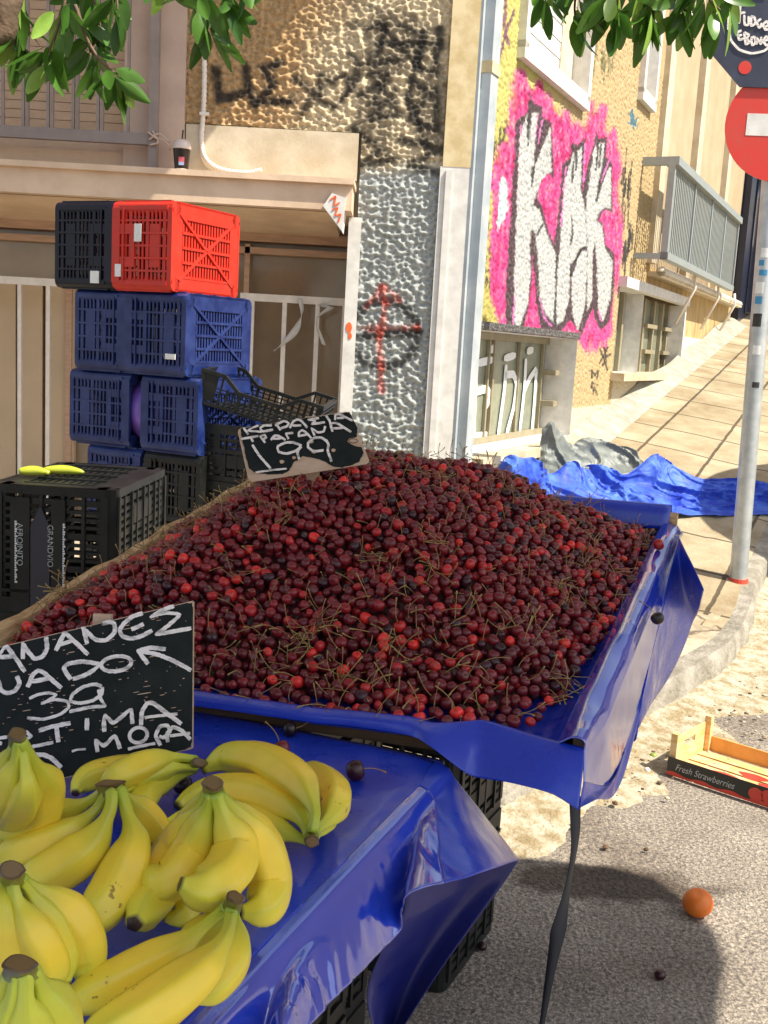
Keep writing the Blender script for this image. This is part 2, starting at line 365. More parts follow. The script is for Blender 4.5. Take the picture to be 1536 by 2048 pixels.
def paving():
    m, t, b = new_mat('paving_slabs'); L = t.links
    tc = t.nodes.new('ShaderNodeTexCoord'); mp = t.nodes.new('ShaderNodeMapping'); mp.inputs['Rotation'].default_value = (0, 0, math.radians(25.6)); mp.inputs['Location'].default_value = (.23, .1, 0)
    L.new(tc.outputs['Object'], mp.inputs[0])
    n = t.nodes.new('ShaderNodeTexNoise'); n.inputs['Scale'].default_value = 2.2; n.inputs['Detail'].default_value = 8; n.inputs['Roughness'].default_value = .65
    L.new(tc.outputs['Object'], n.inputs['Vector'])
    wn = t.nodes.new('ShaderNodeMixRGB'); wn.blend_type = 'LINEAR_LIGHT'; wn.inputs[0].default_value = .008
    n3 = t.nodes.new('ShaderNodeTexNoise'); n3.inputs['Scale'].default_value = 7; L.new(tc.outputs['Object'], n3.inputs['Vector'])
    L.new(mp.outputs[0], wn.inputs[1]); L.new(n3.outputs['Color'], wn.inputs[2])
    br = t.nodes.new('ShaderNodeTexBrick'); br.offset = 0; br.inputs['Scale'].default_value = 1; br.inputs['Brick Width'].default_value = .52
    br.inputs['Row Height'].default_value = .62; br.inputs['Mortar Size'].default_value = .015; br.inputs['Mortar Smooth'].default_value = .5
    br.inputs['Color1'].default_value = (.40, .355, .255, 1); br.inputs['Color2'].default_value = (.33, .285, .19, 1); br.inputs['Mortar'].default_value = (.09, .07, .04, 1)
    L.new(wn.outputs[0], br.inputs['Vector'])
    r = t.nodes.new('ShaderNodeValToRGB'); r.color_ramp.elements[0].position = .33; r.color_ramp.elements[1].position = .66
    r.color_ramp.elements[0].color = (.62, .52, .40, 1); r.color_ramp.elements[1].color = (1.1, 1.08, 1.05, 1); L.new(n.outputs['Fac'], r.inputs[0])
    mx = t.nodes.new('ShaderNodeMixRGB'); mx.blend_type = 'MULTIPLY'; mx.inputs[0].default_value = 1
    L.new(br.outputs['Color'], mx.inputs[1]); L.new(r.outputs[0], mx.inputs[2]); L.new(mx.outputs[0], b.inputs['Base Color'])
    b.inputs['Roughness'].default_value = .85
    mm = t.nodes.new('ShaderNodeMath'); mm.operation = 'SUBTRACT'; n4 = t.nodes.new('ShaderNodeTexNoise'); n4.inputs['Scale'].default_value = 40; n4.inputs['Detail'].default_value = 5
    L.new(tc.outputs['Object'], n4.inputs['Vector']); L.new(n4.outputs['Fac'], mm.inputs[0]); L.new(br.outputs['Fac'], mm.inputs[1])
    bp = t.nodes.new('ShaderNodeBump'); bp.inputs['Strength'].default_value = .6; bp.inputs['Distance'].default_value = .01; L.new(mm.outputs[0], bp.inputs['Height']); L.new(bp.outputs[0], b.inputs['Normal'])
    return m
M['paving'] = paving()
def rwall_mat():
    m, t, b = new_mat('painted_roughcast'); L = t.links
    tc = t.nodes.new('ShaderNodeTexCoord'); a = t.nodes.new('ShaderNodeAttribute'); a.attribute_name = 'Col'
    n = t.nodes.new('ShaderNodeTexNoise'); n.inputs['Scale'].default_value = 26; n.inputs['Detail'].default_value = 6; L.new(tc.outputs['Object'], n.inputs['Vector'])
    h = t.nodes.new('ShaderNodeHueSaturation'); mr = t.nodes.new('ShaderNodeMapRange'); mr.inputs['From Min'].default_value = .3; mr.inputs['From Max'].default_value = .7
    mr.inputs['To Min'].default_value = .72; mr.inputs['To Max'].default_value = 1.2; L.new(n.outputs['Fac'], mr.inputs['Value']); L.new(mr.outputs[0], h.inputs['Value'])
    L.new(a.outputs['Color'], h.inputs['Color']); L.new(h.outputs[0], b.inputs['Base Color']); b.inputs['Roughness'].default_value = .85
    mp = t.nodes.new('ShaderNodeMapping'); mp.inputs['Scale'].default_value = (1, 1, 1.8); L.new(tc.outputs['Object'], mp.inputs[0])
    n2 = t.nodes.new('ShaderNodeTexNoise'); n2.inputs['Scale'].default_value = 25; n2.inputs['Detail'].default_value = 3; L.new(mp.outputs[0], n2.inputs['Vector'])
    st = t.nodes.new('ShaderNodeMath'); st.operation = 'MULTIPLY'; L.new(n2.outputs['Fac'], st.inputs[0]); L.new(a.outputs['Alpha'], st.inputs[1])
    bp = t.nodes.new('ShaderNodeBump'); bp.inputs['Strength'].default_value = 1; bp.inputs['Distance'].default_value = .035; L.new(st.outputs[0], bp.inputs['Height']); L.new(bp.outputs[0], b.inputs['Normal'])
    return m
M['rwall'] = rwall_mat()
# ------------------------------------------------------------------ ground
def axis_pts(lo, hi, fine_lo, fine_hi, step, big):
    return np.unique(np.round(np.concatenate([np.arange(lo, fine_lo, big), np.arange(fine_lo, fine_hi, step), np.arange(fine_hi, hi + big, big)]), 4))
X = axis_pts(-60, 90, -1.5, 4.5, .05, 1.5); Y = axis_pts(-30, 130, -.5, 6.5, .05, 1.5)
XX, YY = np.meshgrid(X, Y)
ZZ = g_road(XX, YY) + .006 * fbm(np.stack([XX, YY], -1) * 3, 3)
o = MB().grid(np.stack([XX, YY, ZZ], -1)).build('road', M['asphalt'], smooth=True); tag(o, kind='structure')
kr = [(-4., 1.9), (-.9, 2.12), (.0, 2.7), (.42, 3.15), (.75, 3.6), (1.05, 4.0), (1.38, 4.42), (1.68, 4.85), (1.93, 5.35), (2.14, 5.88)]
kr = [np.array(k) for k in kr]
for q in (.6, 1.3, 2.2, 4, 7, 11, 17, 26): kr.append(np.array((2.14, 5.88)) + D[:2] * q)
kr2 = np.concatenate([cat(np.array(kr[:10]), 90), np.array(kr[9:])[1:]])
inn = []
for k in kr2:
    s = k @ D[:2]; wv = (k - CORNER[:2]) @ N[:2]
    if s - S0 > .0: p = CORNER[:2] + D[:2] * (s - S0 + .02)
    else:
        t_ = np.clip((s - .5) / (S0 - .5), 0, 1); p = np.array([-4.2 + (CORNER[0] + 4.2) * t_ ** 1.0, 6.05])
    inn.append(p)
inn = np.array(inn)
nj = 26
G = []
for k, p in zip(kr2, inn):
    row = []
    for j in range(nj + 1):
        q = k + (p - k) * (j / nj) ** 1.3
        row.append((q[0], q[1], float(g_side(q[0], q[1])) + .012 * float(fbm(np.array([[q[0], q[1]]]) * 2.2, 9)[0]) * (j > 0)))
    G.append(row)
G = np.array(G)
mb = MB(); mb.grid(G[:, 2:], flip=True)
sm_ = (G[:, 2:].mean(1) @ D)
mb.mi = []
for i in range(G.shape[0] - 1):
    for j in range(G.shape[1] - 3):
        c = G[i, j + 2]; mb.mi.append(1 if (c @ D) < 5.35 + .12 * math.sin(j * 1.7 + i) else 0)
o = mb.build('sidewalk', [M['paving'], M['concrete']], smooth=True); tag(o, kind='structure')
# kerb: worn stone edge with a broken top
mb = MB(); rows = []
for i, (k, p) in enumerate(zip(kr2, inn)):
    d = (p - k) / np.linalg.norm(p - k); z = float(g_side(*k)); nz = float(fbm(np.array([[i * .31, 2.]]), 5)[0]); n2_ = float(fbm(np.array([[i * .83, 7.]]), 6)[0])
    e = G[i, 2]
    rows.append([(k[0] - d[0] * .05, k[1] - d[1] * .05, z - .2), (k[0] - d[0] * (.034 + .012 * n2_), k[1] - d[1] * (.034 + .012 * n2_), z - .10),
                 (k[0] - d[0] * (.026 + .012 * n2_), k[1] - d[1] * (.026 + .012 * n2_), z - .020 + .010 * nz), (k[0] - d[0] * .010, k[1] - d[1] * .010, z + .003 + .005 * nz), (e[0], e[1], e[2] + .0)])
G2 = np.array(rows); G2 = np.stack([cat(G2[:, j], 3 * len(G2)) for j in range(5)], 1)
G2[:, 1:4] += .006 * np.stack([fbm(G2[:, 1:4] * 9, 21 + a) for a in range(3)], -1)
o = mb.grid(G2, flip=True).build('kerb', M['kerbstone'], smooth=True, auto=40); tag(o, kind='structure')
# dirt along the gutter: a low uneven strip on the road beside the kerb
rows = []
for i, (k, p) in enumerate(zip(kr2[25:92], inn[25:92])):
    d = (p - k) / np.linalg.norm(p - k); wd = .26 + .14 * float(fbm(np.array([[i * .23, 1.]]), 31)[0])
    rows.append([(k[0] - d[0] * q, k[1] - d[1] * q, float(g_road(k[0] - d[0] * q, k[1] - d[1] * q)) + h_) for q, h_ in ((-.02, .035), (.08, .028), (.16, .018), (wd, .010), (wd + .1, -.012))])
G3 = np.array(rows); G3 = np.stack([cat(G3[i], 16) for i in range(len(G3))]); G3 = np.stack([cat(G3[:, j], 200) for j in range(16)], 1)
G3[..., 2] += .008 * fbm(G3 * 12, 41, 4)
o = MB().grid(G3, flip=True).build('gutter_dirt', M['dirt'], smooth=True); tag(o, kind='structure')

# building across the street, outside the frame: it shades the top of the street
OPP = thing('opposite_building', 'plain beige apartment building across the street, outside the frame', 'building', R3(17.2, 0, 8.))
mb = MB(); mb.box(R3(28.7, 7., 13.), (23., 9., 15.), np.stack([D, N, UP], 1)); mb.build('wall', M['beige'], OPP, origin=R3(17.2, 0, 8.))
mb = MB(); mb.box(R3(28.7, 14.6, 13.), (23.6, 9.6, .25), np.stack([D, N, UP], 1)); mb.build('roof', M['slab'], OPP, origin=R3(17.2, 0, 8.))
for i in range(5):
    for z in (2.4, 5.6, 8.8): MB().box(R3(19.4 + i * 4.4, z + 1., 8.49), (1.5, .04, 1.7), np.stack([D, N, UP], 1)).build('window', M['navyglass'], OPP, origin=R3(17.2, 0, 8.))
# ------------------------------------------------------------------ corner building
BLD = thing('corner_building', 'two-faced corner building with roughcast walls, graffiti mural and grey downpipe at its corner', 'building', CORNER)
def part(mb, name, m, parent=None, **k): return mb.build(name, m, parent or BLD, origin=CORNER, **k)
def fb(mb, x0, y0, x1, y1, y=6., th=.1, **k):
    ym = (y0 + y1) / 2; xm = (x0 + x1) / 2
    return mb.b2((on_y(x0, ym, y)[0], y, on_y(xm, y1, y)[2]), (on_y(x1, ym, y)[0], y + th, on_y(xm, y0, y)[2]), **k)
# roughcast stone-like wall: real relief
def cells(u, v, seed, jit=.85):
    i0 = np.floor(u).astype(int); j0 = np.floor(v).astype(int); f1 = np.full(u.shape, 9.); f2 = np.full(u.shape, 9.)
    for a in range(-2, 3):
        for b in range(-2, 3):
            ci = i0 + a; cj = j0 + b
            h1 = np.sin(ci * 127.1 + cj * 311.7 + seed) * 43758.5453; h2 = np.sin(ci * 269.5 + cj * 183.3 + seed) * 43758.5453
            d = np.hypot(u - ci - .5 - jit * (h1 - np.floor(h1) - .5), v - cj - .5 - jit * (h2 - np.floor(h2) - .5))
            f2 = np.where(d < f1, f1, np.minimum(f2, d)); f1 = np.minimum(f1, d)
    return f1, f2
def stone_wall():
    x0 = on_y(370, 130, 6)[0]; x1 = on_y(893, 300, 6)[0]; zt = 4.1; zb = float(g_side(0., 6.)) - .1
    xs = np.arange(x0, x1, .0078); zs = np.arange(zb, zt, .0078); A, B = np.meshgrid(xs, zs)
    wx = A + .012 * fbm(np.stack([A, B], -1) * 18, 4); wz = B + .012 * fbm(np.stack([A, B], -1) * 18, 8)
    f1, f2 = cells(wx / .035, wz / .025, 1.7)
    hgt = np.clip(f1, 0, .75) / .75; hgt = hgt ** 1.2 * .027 + .005 * fbm(np.stack([A, B], -1) * 55, 2) + .008 * fbm(np.stack([A, B], -1) * 5, 6)
    P = np.stack([A, 6.0 - hgt, B], -1); px, py = proj(np.stack([A, np.full_like(A, 6.), B], -1))
    tan = np.array((.43, .285, .145)); tan_lit = np.array((.55, .46, .31)); gry = np.array((.35, .37, .355))
    nz = fbm(np.stack([A, B], -1) * 6, 12)
    k = sstep(560, 720, px + 40 * nz + (py - 100) * .35)[..., None]; c = tan * (1 - k) + tan_lit * k  # lighter tan paints in the sunlit side of the diagonal shade edge
    k = sstep(318, 362, py + 16 * nz)[..., None]; c = c * (1 - k) + gry * k
    fade = fbm(np.stack([A, B], -1) * 22, 15)
    def spray(c, d, r, col, dens=1.):
        k = (dens * sstep(r + 7, r - 5, d + 5 * fade))[..., None]; return c * (1 - k) + np.array(col) * k
    bl = (.028, .027, .027)
    for pts, r in ((((432, 140), (440, 200), (500, 185), (492, 132), (500, 190), (512, 215)), 9), (((560, 128), (525, 140), (548, 170), (520, 205), (585, 205)), 9),
                   (((640, 150), (665, 165), (690, 150), (700, 180), (672, 215), (640, 200), (640, 150)), 5)): c = spray(c, seg_dist(px, py, pts), r, bl, .92)
    cl = np.minimum.reduce([np.hypot((px - 800) / 1.25, py - 95) - 50, np.hypot(px - 865, (py - 215) / 1.6) - 40, np.hypot((px - 745) / .8, py - 270) - 48, np.hypot((px - 770) / 1.7, py - 50) - 18])
    c = spray(c, cl * .6 + 26 * nz + 14 * fade, 4, (.07, .06, .05), .50)
    for pts in (((735, 60), (770, 50), (760, 100), (735, 130), (800, 120)), ((800, 55), (850, 70), (830, 130), (870, 150), (880, 60)), ((745, 90), (880, 85)), ((770, 60), (840, 140)), ((720, 190), (760, 170), (800, 230), (740, 240), (790, 180)), ((820, 160), (860, 190), (820, 240), (875, 260), (870, 180)), ((710, 260), (760, 300), (720, 330), (790, 320)), ((800, 280), (880, 300), (820, 330), (870, 345)), ((735, 150), (775, 150), (745, 210)), ((845, 90), (815, 200), (850, 290)), ((590, 160), (630, 190), (600, 230)), ((700, 110), (720, 130), (705, 170))):
        c = spray(c, seg_dist(px, py, pts), 7, (.04, .037, .034), .85)
    c = spray(c, np.hypot(px - 690, py - 328) - 0, 9, bl)
    c = spray(c, np.abs(np.hypot(px - 768, py - 668) - 66), 8, bl, .75); c = spray(c, seg_dist(px, py, ((705, 672), (835, 664))), 9, bl, .85)
    c = spray(c, seg_dist(px, py, ((766, 575), (772, 610), (760, 665), (762, 780))), 5, (.55, .06, .03), .6)
    c = spray(c, seg_dist(px, py, ((735, 612), (766, 572), (800, 600))), 4, (.55, .06, .03), .45); c = spray(c, seg_dist(px, py, ((722, 656), (835, 655))), 4, (.55, .06, .03), .4)
    zc = on_y(600, 262, 6)[2]; xc = on_y(712, 500, 6)[0]
    mk = ~((A < xc) & (B < zc)); mk = mk[:-1, :-1] & mk[1:, 1:]
    mb = MB(); mb.grid(P, mask=mk, col=c)
    part(mb, 'roughcast_wall', M['stone'], smooth=True, attr=True)
stone_wall()
mb = MB(); mb.b2((-7, 6.03, -.2), (on_y(372, 130, 6)[0], 6.9, on_y(150, 400, 6)[2] - 10 if False else -.1)); 
# plain lit plaster band above the ledge
mb = MB(); fb(mb, 371, 257, 716, 352, 5.975, .12); part(mb, 'plaster_band', M['plaster'])
# ledge (balcony slab edge) and its sloping soffit
zl = on_y(350, 346, 5.72)[2]; zlb = on_y(350, 402, 5.72)[2]; xr = on_y(704, 390, 5.72)[0]
mb = MB(); mb.b2((-6, 5.72, zlb), (xr, 6.45, zl)); mb.b2((-6, 5.69, zl - .012), (xr + .01, 5.98, zl + .018))
LED = part(mb, 'ledge', M['slab'])
zs1 = on_y(400, 462, 6.5)[2]
mb = MB(); xl = -6; mb.prism([(xl, 5.80, zlb - .003), (xl, 6.5, zs1), (xl, 6.5, zlb - .003)], (-1, 0, 0), 0.001) if False else None
P = np.array([(5.80, zlb - .003), (6.55, zs1 - .0), (6.55, zlb - .003)])
V = [(x, a, b) for x in (-6, xr - .10) for a, b in P]
mb.add(V, [(0, 1, 2), (3, 5, 4), (0, 3, 4, 1), (1, 4, 5, 2), (2, 5, 3, 0)]); part(mb, 'soffit', M['slab'])
# white bracket end under the ledge
mb = MB(); mb.prism([on_y(646, 412, 5.70), on_y(684, 462, 5.70), on_y(692, 396, 5.70), on_y(664, 386, 5.70)], (0, -1, 0), .18); BRK = part(mb, 'bracket', M['white'])
mb = MB(); 
for pts in (((660, 400), (672, 392), (668, 412), (680, 405)), ((664, 420), (676, 415), (670, 432), (682, 428), (676, 446))): ribbon(mb, [on_y(a, b, 5.699) for a, b in pts], (0, -1, 0), .008)
part(mb, 'scrawl', M['orange_spray'], BRK)
# white jamb beside the shop recess
mb = MB(); xj0 = on_y(692, 560, 5.97)[0]; xj1 = on_y(719, 520, 5.97)[0]
mb.b2((xj0, 5.965, float(g_side(0, 6.)) - .1), (xj1, 6.55, zlb - .004)); JMB = part(mb, 'jamb', M['white'])
mb = MB(); 
for (a, b, r) in ((698, 655, .022), (700, 672, .014)): p = on_y(a, b, 5.962); mb.prism([p + np.array((math.cos(t) * r * .8, 0, math.sin(t) * r * 1.4)) for t in np.linspace(0, 6.28, 9)[:-1]], (0, -1, 0), .003)
part(mb, 'paint_spot', M['orange_spray'], JMB)
# shop recess: glass, lintel, railing
yb = 6.5; zg = float(g_side(-1, 6)) - .02
mb = MB(); mb.b2((-6, yb + .08, zg), (xj0 + .05, yb + .14, zs1 + .1)); SG = part(mb, 'shop_window', M['shopglass'])
mb = MB(); fb(mb, -400, 442, 700, 462, yb - .02, .10); fb(mb, -400, 474, 700, 487, yb, .07); part(mb, 'lintel', M['woodtrim'], SG)
mb = MB(); fb(mb, 130, 480, 142, 1100, yb, .07); fb(mb, 480, 487, 490, 1100, yb, .07); part(mb, 'window_frame', M['woodtrim'], SG)
mb = MB(); 
for i, (a, b) in enumerate(((-220, -150), (-148, -60), (-58, 33), (36, 86), (90, 150))): fb(mb, a, 566, b - 2, 1120, yb + .02 + .004 * (i % 2), .05)
part(mb, 'door_panel', M['panel'], SG)
mb = MB(); yr = 6.28
za = on_y(600, 592, yr)[2]; zb_ = on_y(600, 607, yr)[2]
mb.b2((on_y(480, 600, yr)[0], yr, zb_), (xj0 - .002, yr + .03, za)); mb.b2((on_y(480, 600, yr)[0], yr, zg + .1), (xj0 - .002, yr + .03, zg + .14))
for q in (503, 568, 634, 688):
    x = on_y(q, 640, yr)[0]; mb.b2((x - .013, yr + .004, zg), (x + .013, yr + .026, zb_ + .005))
part(mb, 'railing', M['whitemetal'])
mb = MB(); za = on_y(60, 555, yr)[2]; zb_ = on_y(60, 570, yr)[2]; mb.b2((-5, yr, zb_), (on_y(150, 560, yr)[0], yr + .03, za))
for q in (-150, -90, -25, 38, 95): x = on_y(q, 700, yr)[0]; mb.b2((x - .011, yr + .004, zg), (x + .011, yr + .026, zb_ + .005))
part(mb, 'gate', M['whitemetal'])
# upper left: shutters, panel, pilaster, balcony railing
mb = MB()
z0 = on_y(120, 258, 6.1)[2]
for i in range(26): 
    z = z0 + i * .048; mb.box((-3.4 + on_y(252, 130, 6.1)[0] - .0 + 1.4, 6.10 + .004, z + .024), (4., .012, .044), np.array([[1, 0, 0], [0, .97, -.22], [0, .22, .97]]))
mb.b2((-6, 6.14, z0 - .3), (on_y(255, 130, 6.1)[0], 6.2, 4.1)); part(mb, 'shutter', M['shutter'])
mb = MB(); fb(mb, -600, 282, 252, 345, 6.04, .1); part(mb, 'parapet_panel', M['shutter'])
mb = MB(); xa, xb_, xc_ = on_y(250, 150, 6.)[0], on_y(303, 150, 6.)[0], on_y(374, 150, 6.)[0]
mb.b2((xa, 5.985, zl), (xb_, 6.2, 4.1)); mb.b2((xb_, 5.96, zl), (xc_, 6.2, 4.1)); part(mb, 'pilaster', M['plaster_pink'])
mb = MB(); yy = 5.86; zr0 = on_y(150, 258, yy)[2]; zr1 = on_y(150, 281, yy)[2]
mb.b2((-6, yy, zr1), (on_y(304, 270, yy)[0], yy + .04, zr0)); x = on_y(308, 170, yy)[0]; mb.b2((x - .022, yy - .004, zl), (x + .022, yy + .044, 4.1))
for q in (-150, -142, -100, -92, -48, -40, 3, 44, 53, 94, 103, 145, 154, 195, 204, 256): x = on_y(q, 130, yy)[0]; mb.b2((x - .0075, yy + .012, zr0 - .01), (x + .0075, yy + .028, 4.1))
part(mb, 'balcony_railing', M['brownmetal'])
# corner trim and downpipe
zt = 4.3; zsw = on_y(880, 335, 6)[2]; xt0 = on_y(885, 330, 6)[0]
mb = MB(); mb.b2((xt0, 5.955, zsw), (CORNER[0] + .012, 6.3, zt)); part(mb, 'corner_trim', M['trim_y'])
mb = MB(); mb.b2((xt0 - .012, 5.957, .2), (CORNER[0] + .010, 6.3, zsw)); mb.b2((xt0 + .02, 5.945, .2), (xt0 + .055, 5.96, zsw - .02)); part(mb, 'corner_trim', M['white'])
MR = np.stack([D, N, UP], 1)
mb = MB(); mb.box(R3(S0 + .055, 2.3, .045) , (.115, .11, 4.2), MR); mb.box(R3(S0 - .02, 2.3, .005), (.03, .08, 4.2), MR)
PIPE = part(mb, 'downpipe', M['zinc'])
mb = MB(); mb.box(R3(S0 + .055, on_y(945, 135, 6.)[2], .045), (.13, .125, .06), MR); part(mb, 'pipe_clamp', M['trim_y'], PIPE)
# conduit: corrugated tube on the wall
mb = MB(); pth = [on_y(a, b, 5.955) for a, b in ((408, 60), (409, 150), (407, 220), (403, 285), (412, 318), (440, 338), (490, 346), (524, 340))]
Pq = cat(np.array(pth), 150); mb.tube(Pq, .0135 + .0018 * np.sin(np.arange(150) * 2.1), 8); part(mb, 'conduit', M['whitemetal'], smooth=True)
mb = MB(); p = on_y(409, 228, 5.95); mb.box(p, (.05, .03, .016)); part(mb, 'conduit_clip', M['whitemetal'])
# upper balcony above the frame
mb = MB(); mb.b2((-6, 5.0, 4.28), (.13, 6.3, 4.44)); part(mb, 'upper_balcony', M['slab'])
mb = MB(); mb.b2((-6, 6.06, 4.1), (CORNER[0] - .02, 6.4, 7)); mb.b2((-6.4, 6.06, -.2), (-5.9, 6.4, 4.1)); mb.b2((xj0 + .012, 6.05, -.2), (CORNER[0] - .02, 6.4, 4.09)); mb.b2((xa + .02, 6.21, zl + .01), (CORNER[0] - .02, 6.42, 4.095)); part(mb, 'upper_wall', M['plaster'])

# ---- street face with holes
def rw(px, py, wv=0.):
    p = on_pl(px, py, CORNER + N * wv, N); return p @ D, p[2]
W1 = (5.80, 8.04, .815, 1.565); W2 = (9.24, 12.16, 1.312, 2.05)
uA = rw(1040, 95); uB = rw(1166, 206); W3 = (uA[0], uB[0], 3.24, 4.9); uC = rw(1278, 190); uD = rw(1305, 214); 
W4 = (uC[0], rw(1312, 100)[0], uD[1], 4.9)
SE = rw(1325, 200)[0]
def face_wall(s0, s1, z0, z1, holes, name, m, step, colf, w0=0., attr=True):
    ss = set(np.round(np.arange(s0, s1, step), 4)) | {s1}; zz = set(np.round(np.arange(z0, z1, step), 4)) | {z1}
    for h in holes: ss |= {h[0], h[1]}; zz |= {h[2], h[3]}
    ss = np.array(sorted(x for x in ss if s0 <= x <= s1)); zz = np.array(sorted(x for x in zz if z0 <= x <= z1)); A, B = np.meshgrid(ss, zz)
    ac = (A[:-1, :-1] + A[1:, 1:]) / 2; bc = (B[:-1, :-1] + B[1:, 1:]) / 2; mk = np.ones(ac.shape, bool)
    for h in holes: mk &= ~((ac > h[0]) & (ac < h[1]) & (bc > h[2]) & (bc < h[3]))
    Pt = CORNER + D * (A - S0)[..., None] + N * w0 + UP * B[..., None]
    mb = MB(); mb.grid(Pt, mask=mk, col=colf(A, B, *proj(Pt)) if colf else None)
    return mb
def rcol(A, B, px, py):
    nz = fbm(np.stack([A, B], -1) * 3, 22); n2 = fbm(np.stack([A, B], -1) * 9, 23)
    tan = np.array((.42, .315, .17)); c = np.broadcast_to(tan, A.shape + (3,)).copy()
    k = sstep(.9, .35, np.abs(A - 6.35 + .3 * nz) ) * sstep(1.2, 1.9, B); k = np.clip(k + .7 * sstep(6.35, 6.05, A + .1 * nz), 0, 1)[..., None]
    c = c * (1 - k * .85) + np.array((.36, .325, .085)) * k * .85
    k = (sstep(7.6, 6.5, A) * sstep(2.5, 2.9, B + .2 * nz) * .5)[..., None]; c = c * (1 - k) + np.array((.50, .47, .16)) * k
    k = sstep(.35, .6, n2 + .25 * nz)[..., None] * .35; c = c * (1 - k) + np.array((.38, .27, .12)) * k
    wt = np.array((.58, .50, .36))
    low = (B < 1.07) & ~((A > 8.15) & (A < 9.22) & (B > .60 + .13 * 8)); 
    k = (sstep(1.04, 1.02, B - np.where(A > 9.3, (A - 9.3) * .16 + .5, 0)) )[..., None] * 1.; c = c * (1 - k) + wt * k
    return c
def inside(X, Y, poly):
    r = np.zeros(np.shape(X), bool); k = len(poly)
    for i in range(k):
        (ax, ay), (bx, by) = poly[i], poly[(i + 1) % k]
        if ay == by: continue
        r ^= ((ay > Y) != (by > Y)) & (X < (bx - ax) * (Y - ay) / (by - ay) + ax)
    return r
def sdist(X, Y, poly):
    d = seg_dist(X, Y, list(poly) + [poly[0]]); return np.where(inside(X, Y, poly), -d, d)
PINK = [(300, 125), (350, 118), (385, 160), (405, 215), (432, 250), (448, 192), (490, 185), (515, 215), (530, 300), (560, 285), (582, 330), (592, 420), (620, 440), (650, 390), (685, 420), (700, 520), (735, 470), (770, 510), (800, 440), (802, 350), (845, 340), (862, 420), (890, 370), (938, 380), (950, 560), (990, 530), (1015, 600), (1030, 800), (1038, 1050), (1048, 1200), (1030, 1350), (1030, 1560), (990, 1680), (960, 1960), (905, 1990), (880, 2060), (850, 2010), (820, 2080), (790, 2030), (742, 1975), (520, 1972), (360, 1965), (255, 1895), (205, 1880), (150, 1690), (140, 1500), (150, 1300), (180, 1100), (185, 960), (145, 930), (165, 750), (190, 650), (255, 610), (265, 480), (275, 300), (280, 200)]
TURQ = [(205, 900), (235, 860), (265, 930), (265, 1080), (225, 1180), (195, 1240), (185, 1180), (205, 1050)]
BLK = [(322, 480), (375, 445), (400, 415), (415, 290), (442, 365), (492, 380), (502, 460), (560, 495), (580, 885), (548, 845), (505, 868), (478, 920), (460, 1010), (498, 1070), (530, 1200), (575, 1325), (605, 1180), (638, 780), (690, 735), (700, 630), (740, 650), (795, 600), (780, 780), (772, 960), (805, 800), (850, 640), (868, 565), (880, 600), (940, 598), (930, 730), (974, 772), (974, 1105), (930, 1085), (905, 1110), (885, 1160), (915, 1190), (930, 1330), (990, 1388), (990, 1600), (957, 1850), (900, 1915), (862, 1850), (845, 1760), (800, 1850), (765, 1945), (690, 1840), (600, 1950), (490, 1905), (455, 1700), (432, 1390), (425, 1600), (405, 1760), (350, 1958), (255, 1905), (250, 1700), (266, 1380), (298, 900)]
SIL = [[(345, 620), (365, 530), (395, 440), (412, 600), (430, 430), (470, 430), (452, 560), (440, 800), (425, 930), (455, 800), (500, 660), (555, 530), (562, 830), (525, 850), (490, 900), (455, 990), (432, 1060), (480, 1090), (520, 1230), (590, 1400), (597, 1600), (578, 1860), (520, 1800), (485, 1690), (470, 1440), (455, 1250), (425, 1220), (412, 1320), (420, 1500), (400, 1740), (335, 1900), (312, 1860), (308, 1500), (330, 1050)],
       [(655, 900), (690, 770), (712, 700), (720, 760), (740, 690), (770, 660), (765, 760), (760, 950), (790, 1100), (802, 1340), (760, 1350), (712, 1440), (690, 1500), (680, 1700), (640, 1850), (602, 1870), (590, 1700), (605, 1460), (622, 1340)],
       [(805, 1370), (797, 1600), (788, 1750), (742, 1912), (702, 1800), (702, 1560), (740, 1440), (770, 1375)],
       [(812, 940), (835, 800), (850, 690), (862, 640), (872, 700), (885, 640), (922, 635), (912, 740), (885, 900), (870, 1030), (905, 930), (950, 810), (968, 800), (963, 1080), (925, 1070), (880, 1120), (870, 1165), (905, 1200), (925, 1350), (978, 1440), (962, 1700), (912, 1850), (880, 1760), (872, 1450), (855, 1320), (840, 1420), (838, 1700), (805, 1780), (808, 1300), (795, 1120)]]
LINES = (((700, 1150), (705, 1260), (690, 1330)), ((690, 1470), (720, 1450), (760, 1360), (795, 1345)), ((598, 1420), (590, 1650), (580, 1850)), ((405, 450), (400, 650)), ((735, 700), (728, 820)), ((710, 760), (705, 900)), ((880, 660), (865, 820)), ((900, 650), (885, 800)), ((465, 1260), (500, 1190)), ((690, 1540), (698, 1480)), ((440, 800), (425, 930)), ((870, 1030), (890, 900)))
PLINES = (((352, 520), (335, 1000), (318, 1500), (300, 1880)), ((470, 440), (450, 600)), ((500, 480), (470, 640)), ((480, 1700), (520, 1840), (560, 1880)), ((660, 800), (625, 1200)), ((900, 1850), (880, 1780)), ((950, 760), (900, 900)), ((790, 640), (780, 900)))
